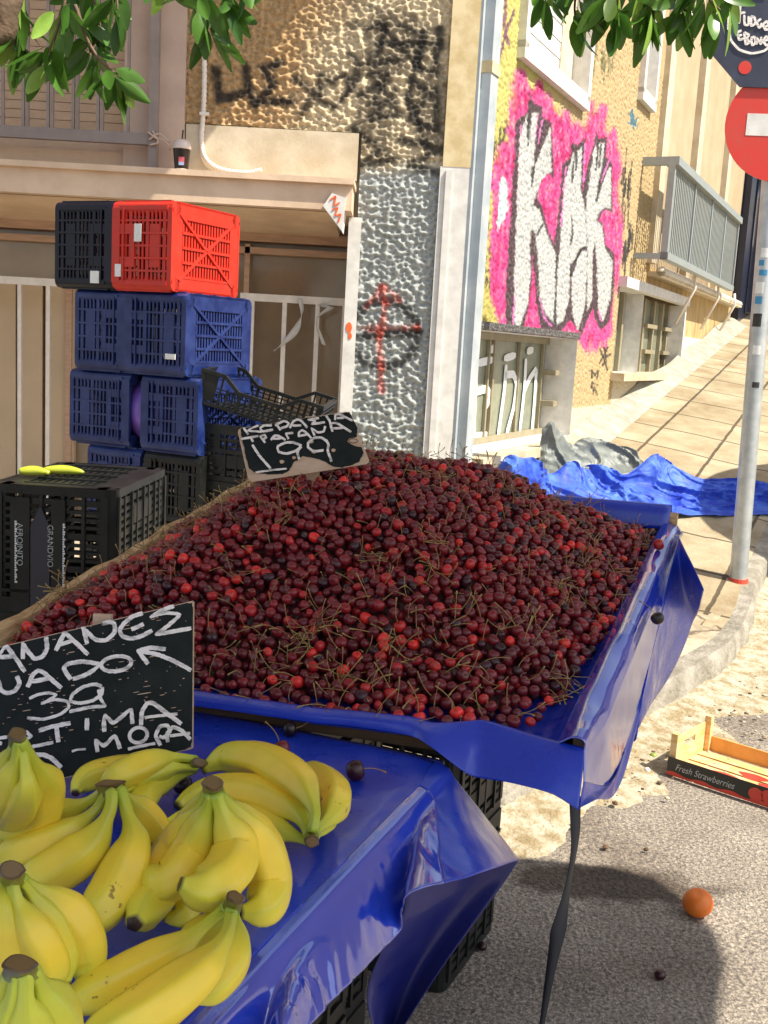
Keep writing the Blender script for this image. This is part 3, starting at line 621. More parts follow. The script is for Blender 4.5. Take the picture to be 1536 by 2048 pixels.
def street_wall():
    holes = [W1, (W2[0], min(W2[1], SE), W2[2], W2[3]), W3, W4]; st = .0095
    ss = np.unique(np.round(np.concatenate([np.arange(S0 + .10, SE, st), [SE]] + [[h[0], h[1]] for h in holes]), 4)); zz = np.unique(np.round(np.concatenate([np.arange(0., 4.0, st), np.arange(4., 5.2, .1)] + [[h[2], h[3]] for h in holes]), 4))
    ss = ss[(ss >= S0 + .0999) & (ss <= SE)]; A, B = np.meshgrid(ss, zz)
    ac = (A[:-1, :-1] + A[1:, 1:]) / 2; bc = (B[:-1, :-1] + B[1:, 1:]) / 2; mk = np.ones(ac.shape, bool)
    for h in holes: mk &= ~((ac > h[0]) & (ac < h[1]) & (bc > h[2]) & (bc < h[3]))
    P0 = CORNER + D * (A - S0)[..., None] + UP * B[..., None]; px, py = proj(P0); a = (px - 940) * 3.413; b = (py - 100) * 3.413
    ab = np.stack([A, B], -1); n1 = fbm(ab * 5, 61, 3); n2 = fbm(ab * 24, 63, 3); n3 = fbm(ab * 70, 65, 2)
    c = rcol(A, B, px, py)
    wx = A + .014 * fbm(ab * 16, 71); wz = B + .014 * fbm(ab * 16, 73); f1, f2 = cells(wx / .036, wz / .024, 4.3); rel = np.clip(f1, 0, .75) / .75
    def lay(c, m, col): m = np.clip(m, 0, 1)[..., None]; return c * (1 - m) + np.asarray(col) * m
    # older tags and flecks
    def stroke(c, pts, r, col, dens=.9):
        xs = [q[0] for q in pts]; ys = [q[1] for q in pts]; bb = (a > min(xs) - 6 * r) & (a < max(xs) + 6 * r) & (b > min(ys) - 6 * r) & (b < max(ys) + 6 * r)
        if not bb.any(): return c
        d = seg_dist(a[bb], b[bb], pts) + r * .9 * n2[bb]; k = (dens * sstep(r * 1.5, r * .5, d))[..., None]; c[bb] = c[bb] * (1 - k) + np.asarray(col) * k; return c
    bl = (.035, .033, .033)
    for i in range(46):
        x = RNG.uniform(90, 255); y = RNG.choice([RNG.uniform(380, 680), RNG.uniform(1000, 1250), RNG.uniform(1290, 1560)]); x -= max(0, (y - 500)) * .075; c = stroke(c, ((x, y), (x + RNG.uniform(-14, 14), y + RNG.uniform(20, 70)), (x + RNG.uniform(-20, 10), y + RNG.uniform(60, 120))), RNG.uniform(4, 9), bl, .85)
    for i in range(36):
        x = RNG.uniform(1045, 1120); y = RNG.uniform(660, 1500); c = stroke(c, ((x, y), (x - 6, y + 60), (x - 12, y + RNG.uniform(80, 190))), RNG.uniform(3, 8), bl, .8)
    for i in range(18):
        x = RNG.uniform(800, 1010); y = RNG.uniform(-100, 110); c = stroke(c, ((x, y), (x - 8, y + RNG.uniform(60, 170))), RNG.uniform(4, 9), (.12, .12, .06), .7)
    for st_ in (((980, 0), (985, 80), (960, 180)), ((1015, -20), (1010, 60), (1020, 90)), ((1030, 20), (1012, 70), (985, 170)), ((1000, 60), (975, 160), (992, 180))): c = stroke(c, [((x - 940) * 3.413, (y - 100) * 3.413) for x, y in st_], 11, (.14, .05, .11), .85)
    for st_ in (((1085, 440), (1100, 420), (1105, 500), (1120, 440), (1130, 510), (1145, 460)), ((1090, 500), (1150, 520)), ((1110, 410), (1120, 540))): c = stroke(c, st_, 6, (.05, .15, .20))
    # mural
    dp = sdist(a, b, PINK) + 26 * n1 + 16 * n2 + 8 * n3; mp = sstep(16, -14, dp); mp = mp * (1 - .25 * sstep(.15, .55, n1) * sstep(-60, -10, dp))
    dens = np.clip(.80 + .5 * n2, .45, 1)
    pk = np.array((.50, .075, .225)) + (np.array((.36, .022, .10)) - np.array((.50, .075, .225))) * sstep(-.1, .6, n2 + .4 * n1)[..., None]
    pk = pk + (np.array((.56, .25, .34)) - pk) * (.5 * sstep(.2, .7, -n2 + .3 * n1))[..., None]
    c = lay(c, mp * np.clip(dens + .25, 0, 1), pk)
    for i in range(12):
        x = RNG.choice([RNG.uniform(780, 960), RNG.uniform(150, 240)]); y = 1880 + RNG.uniform(-30, 60); c = stroke(c, ((x, y), (x - 5, y + RNG.uniform(60, 190))), RNG.uniform(6, 14), (.56, .07, .24), .85)
    c = lay(c, sstep(10, -10, sdist(a, b, TURQ) + 14 * n2) * .85, (.38, .60, .56))
    for st_ in (((330, 260), (345, 360), (325, 420)), ((210, 1250), (195, 1500)), ((590, 450), (600, 560)), ((640, 560), (650, 690)), ((500, 950), (520, 1090), (550, 1180)), ((190, 1400), (180, 1650))): c = stroke(c, st_, 9, (.42, .02, .12), .7)
    mb_ = sstep(8, -6, sdist(a, b, BLK) + 7 * n2 + 4 * n3); spk = sstep(.30, .55, n3 + .4 * n2)
    c = lay(c, mb_ * .95, np.array((.045, .042, .042)) + (np.array((.30, .28, .27)) - .045) * (.35 * spk)[..., None])
    for st_ in PLINES: c = stroke(c, st_, 5, (.58, .16, .42), .8)
    for q in SIL:
        ms = sstep(7, -5, sdist(a, b, q) + 6 * n2 + 4 * n3); c = lay(c, ms * np.clip(.98 - .35 * sstep(.4, .8, n2), 0, 1), np.array((.40, .41, .395)) * (1 + .22 * n3)[..., None])
    for st_ in LINES: c = stroke(c, st_, 7, bl, .9)
    for i in range(0):
        pass
    for st_ in (((530, 730), (528, 690), (548, 720), (565, 695), (560, 740)), ((530, 790), (535, 760), (560, 775)), ((535, 830), (545, 790), (560, 830)), ((580, 570), (620, 690)), ((620, 560), (575, 650)), ((590, 620), (640, 600)), ((600, 560), (610, 640), (590, 660))):
        c = stroke(c, [((1000 + x / 2.866 - 940) * 3.413, (500 + y / 2.866 - 100) * 3.413) for x, y in st_], 7, bl, .9)
    up_ = sstep(.95, 1.10, B - np.where(A > 8.2, (A - 8.2) * .12 - .35, 0)); P = P0 + N * ((-.0115 * rel ** 1.2 + .003 * n3) * up_ + .002 * n2)[..., None]
    isM = (mp > .25) | (mb_ > .3); isM = isM[:-1, :-1] & mk
    part(MB().grid(P, mask=mk & ~isM, col=np.clip(c, 0, 1)), 'street_wall', M['rwall2'], attr=True, smooth=True)
    part(MB().grid(P, mask=isM, col=np.clip(c, 0, 1)), 'mural', M['rwall2'], attr=True, smooth=True)
M['rwall2'] = mat('sprayed_roughcast', (1, 1, 1), .9, spec=.2, var=.16, vscale=50, attr='Col', bump=.5, bscale=120, bdist=.003)
street_wall()
def reveal(h, dep, m, name, parent=None):
    s0, s1, z0, z1 = h; mb = MB()
    for a, b, c, d in (((s0, z0), (s0, z1), 0, 0), ((s1, z1), (s1, z0), 0, 0), ((s0, z1), (s1, z1), 0, 0), ((s1, z0), (s0, z0), 0, 0)):
        mb.add([R3(*a, 0), R3(*b, 0), R3(*b, -dep), R3(*a, -dep)], [(0, 1, 2, 3)])
    return part(mb, name, m, parent)
def wbox(mb, s0, s1, z0, z1, w0, w1): return mb.box(R3((s0 + s1) / 2, (z0 + z1) / 2, (w0 + w1) / 2), (abs(s1 - s0), abs(w1 - w0), abs(z1 - z0)), MR)
# basement window 1
WP = part(wbox(MB(), W1[0], W1[1], W1[2], W1[3], -.26, -.25), 'basement_window', M['greyglass'])
reveal(W1, .25, M['white'], 'reveal', WP)
mb = MB(); fr = [rw(q, 790, -.22)[0] for q in (926, 976, 986, 1037, 1083, 1128)]
for q in fr: wbox(mb, q - .013, q + .013, W1[2], W1[3], -.247, -.225)
wbox(mb, W1[0], W1[1], W1[3] - .05, W1[3] - .002, -.247, -.22); wbox(mb, W1[0], W1[1], W1[2] + .002, W1[2] + .045, -.247, -.22)
for z in (1.06, 1.30): wbox(mb, fr[4], fr[5], z - .02, z + .02, -.245, -.12)
part(mb, 'window_frame', M['alu'], WP)
mb = MB(); Zp = lambda a, b: on_pl(640 + a / 2.4, 450 + b / 2.4, CORNER + N * -.245, N)
for st in (((750, 660), (742, 800), (730, 1050)), ((745, 665), (830, 645)), ((742, 800), (800, 785), (812, 830), (792, 872)), ((690, 1045), (740, 1015), (800, 1010)), ((890, 670), (880, 800), (850, 1020)), ((884, 720), (925, 715), (940, 760), (925, 880), (890, 1010)),
           ((985, 640), (978, 780), (955, 990)), ((975, 800), (1000, 740), (1035, 690)), ((1035, 690), (1025, 850), (1012, 1000)), ((815, 600), (830, 590)), ((880, 640), (935, 625)), ((990, 605), (1020, 600))):
    ribbon(mb, [Zp(*q) for q in st], N, .055, lift=.004)
part(mb, 'white_scrawl', M['whitespray'], WP)
mb = MB(); wbox(mb, W1[0] - .04, W1[1] + .12, W1[2] - .07, W1[2] - .003, -.24, .14); part(mb, 'sill', M['marble'], WP)
mb = MB(); wbox(mb, W1[0] - .02, W1[1] + .03, W1[3] + .004, W1[3] + .05, -.10, .012); part(mb, 'lintel', M['outline'], WP)
# basement window 2
WP = part(wbox(MB(), W2[0], W2[1], W2[2], W2[3], -.18, -.17), 'basement_window', M['greyglass'])
reveal((W2[0], min(W2[1], SE), W2[2], W2[3]), .17, M['white'], 'reveal', WP)
mb = MB(); wbox(mb, W2[0] - .05, W2[1] + .07, W2[3] + .002, W2[3] + .09, -.02, .07); wbox(mb, W2[1] + .002, W2[1] + .07, W2[2] - .02, W2[3] + .002, -.25, .04); part(mb, 'surround', M['white'], WP)
mb = MB(); fr = [rw(q, 660, -.16)[0] for q in (1238, 1255, 1281, 1301, 1318, 1330)]
for q in fr: wbox(mb, q - .035, q + .035, W2[2], W2[3], -.168, -.13)
for z in (1.52, 1.78): wbox(mb, fr[2], fr[3], z - .02, z + .02, -.165, -.09); wbox(mb, fr[4], fr[5] + .1, z - .02, z + .02, -.165, -.09)
part(mb, 'window_frame', M['alu'], WP)
mb = MB(); wbox(mb, W2[0] - .06, W2[1] + .1, W2[2] - .07, W2[2] - .003, -.26, .12); part(mb, 'sill', M['marble'], WP)
# upper windows
for h, nm in ((W3, 'a'), (W4, 'b')):
    mb = MB(); n = int((h[3] - h[2]) / .055)
    for i in range(n): z = h[2] + .05 + i * .055; wbox(mb, h[0] + .03, h[1] - .3 * (h is W3) - .03, z, z + .05, -.11, -.095 + .004 * (i % 2))
    WP = part(mb, 'upper_window', M['white']); reveal(h, .14, M['white'], 'reveal', WP)
    mb = MB()
    for a, b, c, d in ((h[0] - .03, h[0] + .04, h[2], h[3]), (h[1] - .04, h[1] + .03, h[2], h[3]), (h[0] - .03, h[1] + .03, h[2] - .06, h[2] + .04)): wbox(mb, a, b, c, d, -.09, .045)
    part(mb, 'window_frame', M['white'], WP)
    if h is W3:
        mb = MB(); wbox(mb, h[1] - .33, h[1] - .05, h[2] + .03, h[3], -.12, -.085); part(mb, 'pane', M['plaster'], WP)
    mb = MB(); wbox(mb, h[0] + .05, h[1] - .05, h[2] + .04, h[2] + .085, -.09, -.02); part(mb, 'sill', M['alu'], WP)
# plinth strip (mortar fillet) at the foot of the wall
G = []
for s in np.linspace(S0 + .2, 15.9, 60):
    p = R3(s, 0, 0); g = float(g_side(p[0], p[1])); 
    G.append([R3(s, g + .10 + .02 * math.sin(s * 3.1), .004), R3(s, g + .07, .05), R3(s, g + .015, .17 + .03 * math.sin(s * 5)), R3(s, g - .03, .24)])
mb = MB(); mb.grid(np.array(G), flip=True); part(mb, 'mortar_fillet', mat('grey_mortar', (.36, .355, .30), .9, vscale=8, col2=(.26, .25, .20), bump=.5, bscale=40), smooth=True)

# ------------------------------------------------------------------ next building up the street
SB1 = 15.95
BG = thing('beige_building', 'smooth beige rendered building with a grey slatted railing, up the sloping street', 'building', R3(SE, 0))
OB = R3(SE, 0)
def part2(mb, name, m, parent=None, **k): return mb.build(name, m, parent or BG, origin=OB, **k)
zrb = rw(1370, 545, .2)[1]
mb = MB(); wbox(mb, SE + .03, SB1, zrb, 7.5, -.5, -.02); part2(mb, 'wall', M['beige'])
hA = W2[1] + .072
mb = MB(); wbox(mb, hA, SB1, 0, zrb, -.5, -.015); wbox(mb, SE + .004, hA - .0, W2[3] + .104, zrb, -.5, -.015); part2(mb, 'lower_wall', M['stain'])
mb = MB(); wbox(mb, SE, hA, 0, W2[2] - .075, -.5, -.012); wbox(mb, hA + .002, SB1 - .6, 0, 1.72, -.5, .004); part2(mb, 'plinth', M['white'])
mb = MB()
for q in (1328, 1399, 1462): s, z = rw(q, 260, .02); wbox(mb, s - .12, s + .12, zrb + .02, 7.4, -.03, .05)
part2(mb, 'moulding', M['plaster'])
mb = MB(); wbox(mb, 10.3, 15.7, zrb - .10, zrb - .055, -.02, .16); part2(mb, 'shelf', M['marble'])
a0 = on_pl(1345, 322, CORNER + N * .26, N); sA = a0 @ D; zA = a0[2] + .04; sB = on_pl(1474, 452, CORNER + N * .26, N) @ D
zB = on_pl(1300, 505, CORNER + N * .26, N)[2]
RL = None
mb = MB(); wbox(mb, sA, sB, zA - .07, zA, .20, .32); wbox(mb, sA, sB, zB, zB + .06, .22, .30); wbox(mb, sA, sA + .05, zB, zA - .07, .23, .29); wbox(mb, sB - .05, sB, zB, zA - .07, .23, .29); wbox(mb, sA, sA + .06, zA - .07, zA, -.02, .2); wbox(mb, sA, sA + .05, zB, zB + .05, -.02, .22)
for q in (.27, .52, .75): wbox(mb, sA + (sB - sA) * q - .02, sA + (sB - sA) * q + .02, zB + .06, zA - .07, .235, .285)
for i in range(50): s = sA + .05 + (sB - sA - .1) * (i + .5) / 50; wbox(mb, s - .017, s + .017, zB + .06, zA - .07, .25, .27)
RL = part2(mb, 'railing', M['rail'])
mb = MB(); 
for s in (11.6, 13.2, 14.6): mb.tube([R3(s, zB + .02, .2), R3(s, zB - .12, .22), R3(s, zB - .5, .05)], .017, 6)
mb.tube([R3(10.3, zB - .06, .12), R3(15.7, zB - .06, .12)], .05, 8); part2(mb, 'drain_pipe', M['whitemetal'], smooth=True)
# shopfront at the end of the row, its shade painted in as near-black navy
OS = R3(SB1 + .1, 0)
SH = thing('dark_shopfront', 'navy shopfront with its shade painted in, dark glass and a lilac grey post at the top of the street', 'building', OS)
mb = MB(); wbox(mb, SB1 + .05, 30, 0, 9, -1., .08); mb.build('wall', M['navy'], SH, origin=OS)
mb = MB()
for i in range(6): wbox(mb, SB1 + .6 + i * 2.2, SB1 + 2.5 + i * 2.2, 2.2, 5.2, .05, .10)
mb.build('shop_window', M['navyglass'], SH, origin=OS)
mb = MB()
for s in (17.6, 19.8, 22): wbox(mb, s, s + .16, 1.5, 6.5, .1, .22)
mb.build('post', M['lilac'], SH, origin=OS)
mb = MB(); wbox(mb, SB1, 30, 5.6, 5.8, .0, 1.6); mb.build('canopy_slab', M['navy'], SH, origin=OS)
# ------------------------------------------------------------------ materials for the objects
M['c_blue'] = mat('blue_crate_plastic', (.006, .016, .095), .36, vscale=11, col2=(.020, .038, .15), spec=.4)
M['c_navy'] = mat('near_black_navy_plastic', (.006, .006, .014), .4, var=.25, vscale=9, spec=.3)
M['c_red'] = mat('red_crate_plastic', (.60, .028, .014), .42, vscale=13, col2=(.50, .035, .02), spec=.35)
M['c_black'] = mat('black_crate_plastic', (.007, .008, .008), .42, vscale=13, col2=(.016, .017, .016), spec=.3)
M['sticker'] = mat('white_paper_label', (.75, .75, .72), .6, var=.1, vscale=60)
M['pvc'] = None
def pvc_mat(name, c1, c2, rough=.22, coat=.7, cior=1.6):
    m, t, b = new_mat(name); L = t.links
    tc = t.nodes.new('ShaderNodeTexCoord')
    n = t.nodes.new('ShaderNodeTexNoise'); n.inputs['Scale'].default_value = 5; n.inputs['Detail'].default_value = 8; n.inputs['Roughness'].default_value = .6; L.new(tc.outputs['Object'], n.inputs['Vector'])
    r = t.nodes.new('ShaderNodeValToRGB'); r.color_ramp.elements[0].position = .3; r.color_ramp.elements[1].position = .75; r.color_ramp.elements[0].color = (*c1, 1); r.color_ramp.elements[1].color = (*c2, 1)
    L.new(n.outputs['Fac'], r.inputs[0]); L.new(r.outputs[0], b.inputs['Base Color'])
    n2 = t.nodes.new('ShaderNodeTexNoise'); n2.inputs['Scale'].default_value = 22; n2.inputs['Detail'].default_value = 7; L.new(tc.outputs['Object'], n2.inputs['Vector'])
    mr = t.nodes.new('ShaderNodeMapRange'); mr.inputs['From Min'].default_value = .3; mr.inputs['From Max'].default_value = .75; mr.inputs['To Min'].default_value = rough * .7; mr.inputs['To Max'].default_value = rough * 1.9
    L.new(n2.outputs['Fac'], mr.inputs['Value']); L.new(mr.outputs[0], b.inputs['Roughness'])
    b.inputs['Coat Weight'].default_value = coat; b.inputs['Coat Roughness'].default_value = .10; b.inputs['Coat IOR'].default_value = cior
    n3 = t.nodes.new('ShaderNodeTexNoise'); n3.inputs['Scale'].default_value = 28; n3.inputs['Detail'].default_value = 3; L.new(tc.outputs['Object'], n3.inputs['Vector'])
    bp = t.nodes.new('ShaderNodeBump'); bp.inputs['Strength'].default_value = .12; bp.inputs['Distance'].default_value = .004; L.new(n3.outputs['Fac'], bp.inputs['Height']); L.new(bp.outputs[0], b.inputs['Normal']); L.new(bp.outputs[0], b.inputs['Coat Normal'])
    return m
M['pvc'] = pvc_mat('blue_pvc_cover', (.008, .030, .38), (.018, .055, .54), .26, .25, 1.5)
M['pvc_gloss'] = pvc_mat('glossy_hanging_pvc', (.010, .034, .42), (.020, .058, .56), .12, 1., 2.1)
M['pvc_shaded'] = pvc_mat('shaded_blue_pvc_cover', (.010, .014, .14), (.016, .022, .19), .35, .25)  # same blue sheet, shade on its under layers put into a darker colour
M['tarp'] = mat('bright_blue_tarpaulin', (.015, .045, .42), .55, spec=.3, vscale=6, col2=(.07, .16, .62), bump=.3, bscale=45, bdist=.006)
M['tarp_grey'] = mat('grey_tarpaulin', (.13, .145, .135), .5, vscale=5, col2=(.21, .23, .21), bump=.3, bscale=35, bdist=.008)
M['wood'] = mat('pale_plank', (.66, .45, .23), .7, vscale=9, col2=(.42, .25, .11), stretch=(6, 2, 14), bump=.5, bscale=40, bdist=.004)
M['wood_dark'] = mat('dark_plank', (.10, .055, .028), .75, var=.3, vscale=8, stretch=(2, 2, 14))
M['ply'] = mat('bare_plywood', (.58, .42, .30), .75, vscale=9, col2=(.50, .34, .23), stretch=(2, 2, 9))
M['crate_wood'] = mat('fruit_crate_veneer', (.72, .52, .27), .7, vscale=7, col2=(.62, .38, .14), stretch=(2, 2, 10))
M['chalk_black'] = mat('blackboard_paint', (.008, .012, .0115), .7, spec=.2, vscale=30, col2=(.015, .019, .018), bump=.12, bscale=90, bdist=.002)
M['chalk'] = None
def chalk_mat():
    m, t, b = new_mat('white_chalk_marker'); L = t.links
    tc = t.nodes.new('ShaderNodeTexCoord'); mp = t.nodes.new('ShaderNodeMapping'); mp.inputs['Scale'].default_value = (60, 60, 160); mp.inputs['Rotation'].default_value = (0, .5, 0); L.new(tc.outputs['Object'], mp.inputs[0])
    n = t.nodes.new('ShaderNodeTexNoise'); n.inputs['Scale'].default_value = 1.; n.inputs['Detail'].default_value = 6; L.new(mp.outputs[0], n.inputs['Vector'])
    r = t.nodes.new('ShaderNodeValToRGB'); r.color_ramp.elements[0].position = .30; r.color_ramp.elements[1].position = .52; r.color_ramp.elements[0].color = (.36, .34, .32, 1); r.color_ramp.elements[1].color = (.86, .80, .76, 1)
    L.new(n.outputs['Fac'], r.inputs[0]); L.new(r.outputs[0], b.inputs['Base Color']); b.inputs['Roughness'].default_value = .8
    return m
M['chalk'] = chalk_mat()
M['redpaint'] = mat('red_sign_face', (.62, .035, .02), .38, vscale=10, col2=(.56, .05, .03))
M['black_print'] = mat('black_print', (.022, .022, .018), .5)
M['purple'] = mat('purple_plastic', (.16, .08, .42), .3, var=.2, vscale=12)

def crate_parts(L, W, Hh, handle=True, xbot=True):
    """plastic harvest crate standing upright, opening up, centred on x,y, base at z=0; returns (body mesh builder)"""
    mb = MB(); r = .028; t = .011
    for sx in (-1, 1):
        for sy in (-1, 1):
            mb.tube([(sx * (L / 2 - r), sy * (W / 2 - r), 0), (sx * (L / 2 - r), sy * (W / 2 - r), Hh)], r, 12)
    def side(length, Mx, off, hnd):
        # in side coords: u along, z up, y=0 outer face, inward +
        def bx(u0, u1, z0, z1, y0, y1):
            lo = np.array((u0, y0, z0)); hi = np.array((u1, y1, z1)); c = (lo + hi) / 2; c2 = np.array((c[0], c[1] - off, c[2]))
            mb.box(Mx @ c2, hi - lo, Mx)
        a = length / 2 - r
        bx(-a, a, Hh - .040, Hh, -.004, t); bx(-a, a, 0, .022, 0, t); bx(-a, a, Hh - .062, Hh - .054, -.006, t * .6)
        nv = max(4, int(round(length / .062))); us = np.linspace(-a, a, nv + 1)
        for i, u in enumerate(us): 
            wd = .008 if 0 < i < nv else .016
            bx(u - wd / 2, u + wd / 2, .02, Hh - .038, -.004 if i % 2 == 0 else -.001, t)
        z = .030; k = 0
        while z < Hh - .052:
            th = .0085 if k % 4 else .016
            bx(-a, a, z, z + th, .002, t - .002); z += .0195 + (th - .0085); k += 1
        if hnd:
            bx(-.085, .085, Hh - .115, Hh - .098, -.003, t); bx(-.085, -.052, Hh - .10, Hh - .038, -.002, t); bx(.052, .085, Hh - .10, Hh - .038, -.002, t)
            bx(-.085, .085, .06, .11, 0.0005, t)
    R0 = np.eye(3); Rz = lambda a: np.array([[math.cos(a), -math.sin(a), 0], [math.sin(a), math.cos(a), 0], [0, 0, 1]])
    side(L, Rz(0), W / 2, False); side(L, Rz(math.pi), W / 2, False); side(W, Rz(math.pi / 2), L / 2, handle); side(W, Rz(-math.pi / 2), L / 2, handle)
    # bottom lattice
    b = r
    mb.b2((-L / 2 + b, -W / 2 + .002, .0), (L / 2 - b, -W / 2 + .06, .012)); mb.b2((-L / 2 + b, W / 2 - .06, .0), (L / 2 - b, W / 2 - .002, .012))
    mb.b2((-L / 2 + .002, -W / 2 + b, .001), (-L / 2 + .07, W / 2 - b, .013)); mb.b2((L / 2 - .07, -W / 2 + b, .001), (L / 2 - .002, W / 2 - b, .013))
    n = int((L - .14) / .019)
    for i in range(n): x = -L / 2 + .07 + (i + .5) * (L - .14) / n; mb.b2((x - .005, -W / 2 + .06, .003), (x + .005, W / 2 - .06, .011))
    for j in range(5): y = -W / 2 + .06 + j * (W - .12) / 4; mb.b2((-L / 2 + .07, y - .005, -.002), (L / 2 - .07, y + .005, .012))
    if xbot:
        for s in (-1, 1): mb.bar((-L / 2 + .05, -s * (W / 2 - .045), .004), (L / 2 - .05, s * (W / 2 - .045), .004), .011, .016)
    return mb
EX = np.array([N[0], N[1], 0.]); EY = D.copy()       # market axes: EX to the right, EY up the street
CR = {}
def crate(key, m, dims, name, label, loc, Mx, group, label_sticker=None):
    k = (key, dims)
    root = thing(name, label, 'crate', loc, Mx, group)
    if k in CR:
        b = CR[k].copy(); COL.objects.link(b); b.parent = root; b.name = 'crate_body'
    else:
        b = crate_parts(*dims).build('crate_body', m, root); CR[k] = b
    return root
def on_side(opening, along):   # local z -> opening dir, local x -> along (crate length)
    z = np.asarray(opening, float); x = np.asarray(along, float); y = np.cross(z, x); return np.stack([x, y, z], 1)
# stack of crates lying mouth to mouth in front of the building
ax = math.radians(26); ex = np.array([math.cos(ax), -math.sin(ax), 0]); ey = np.array([math.sin(ax), math.cos(ax), 0])
YS = 4.25
rows = [(345, 400, 578, 'top'), (373, 576, 738, 'second'), (398, 737, 893, 'third'), (402, 895, 1040, 'fourth')]
def sticker(root, pos, size, Mx=np.eye(3)):
    MB().box(pos, size, Mx).build('paper_label', M['sticker'], root)
GS = 'harvest crates stacked on their sides'
zprev = None
for i, (px, y0, y1, nm) in enumerate(rows):
    p = on_y(px, y0, YS); q = on_y(px, y1, YS); Wv = .352 if i == 0 else .335 if i == 1 else .318 if i == 2 else .30
    zt_ = p[2]; 
    if i > 0: zt_ = zprev - .002
    zprev = zt_ - Wv
    near = np.array((p[0], YS, 0)); L_ = .47; h = (.30, .31, .29, .29)[i]; gap = (.0, .0, .062, .02)[i]; h2 = (.31, .27, .33, .29)[i]
    cz = zt_ - Wv / 2
    b0 = near + ey * L_ / 2          # bottom of the right crate sits on this vertical plane
    locR = np.array((b0[0], b0[1], cz)); locL = locR - ex * (h + h2 + gap)
    mR = on_side(-ex, ey); mL = on_side(ex, ey)
    if i == 0:
        rr = crate('red', M['c_red'], (L_, Wv, h), 'harvest_crate', 'bright red plastic crate on its side at the top of the stack', locR, mR, GS)
        ll = crate('navy', M['c_navy'], (L_, Wv, h2), 'harvest_crate', 'near-black crate beside the red crate at the top of the stack', locL, mL, GS)
        sticker(rr, (-L_ / 2 - .006, -.05, h * .35 + .06), (.004, .07, .035)); sticker(rr, (-L_ / 2 - .006, .10, h * .88), (.004, .05, .03)); sticker(ll, (-L_ / 2 - .006, -.13, h2 * .72), (.004, .05, .045))
        for q_ in (rr, ll):
            pass
    elif i == 1:
        rr = crate('blue', M['c_blue'], (L_, Wv, h), 'harvest_crate', 'sun-dappled blue crate directly under the red crate', locR, mR, GS)
        ll = crate('blue', M['c_blue'], (L_, Wv, h2), 'harvest_crate', 'dark blue crate directly under the near-black crate', locL, mL, GS)
        sticker(rr, (-L_ / 2 - .006, .09, h * .22), (.004, .022, .05))
    elif i == 2:
        rr = crate('blue', M['c_blue'], (L_, Wv, h), 'harvest_crate', 'blue crate right of the purple ball, under the black tray', locR, mR, GS)
        ll = crate('blue', M['c_blue'], (L_, Wv, h2), 'harvest_crate', 'blue crate left of the purple ball in the third row', locL, mL, GS)
        c = (locR - ex * (h + gap / 2)) + ey * (-.075)
        mbp = MB(); th = np.linspace(0, math.pi, 18); ph = np.linspace(0, 2 * math.pi, 29)
        Gp = np.stack([np.sin(th)[:, None] * np.cos(ph) * .15, np.sin(th)[:, None] * np.sin(ph) * .15, np.cos(th)[:, None] * .152 * np.ones(29)], -1)
        mbp.grid(Gp + c); pb = mbp.build('plastic_ball', M['purple'], origin=c, smooth=True); tag(pb, 'shiny purple plastic ball wedged between two blue crates', 'ball')
    else:
        rr = crate('black', M['c_black'], (L_, Wv, h), 'harvest_crate', 'black crate lying under the right blue crate, behind the cherries', locR, mR, GS)
        ll = crate('blue', M['c_blue'], (L_, Wv, h2), 'harvest_crate', 'lowest visible blue crate, behind the black crate with the green peppers', locL, mL, GS)
# what the stack stands on
gz = float(g_side(locR[0], locR[1]))
rest = zprev - gz - .004
for s_, lb in ((0, 'black crate at the foot of the stack, right side'), (1, 'black crate at the foot of the stack, left side')):
    c = locR - ex * (.16 + s_ * .335); pz = gz
    kk = crate('black', M['c_black'], (L_, .32, rest), 'harvest_crate', 'black upright crate at the foot of the ' + ('right' if s_ == 0 else 'left') + ' half of the crate stack', (c[0], c[1], pz + .002), np.stack([ey, -ex, UP], 1), GS)
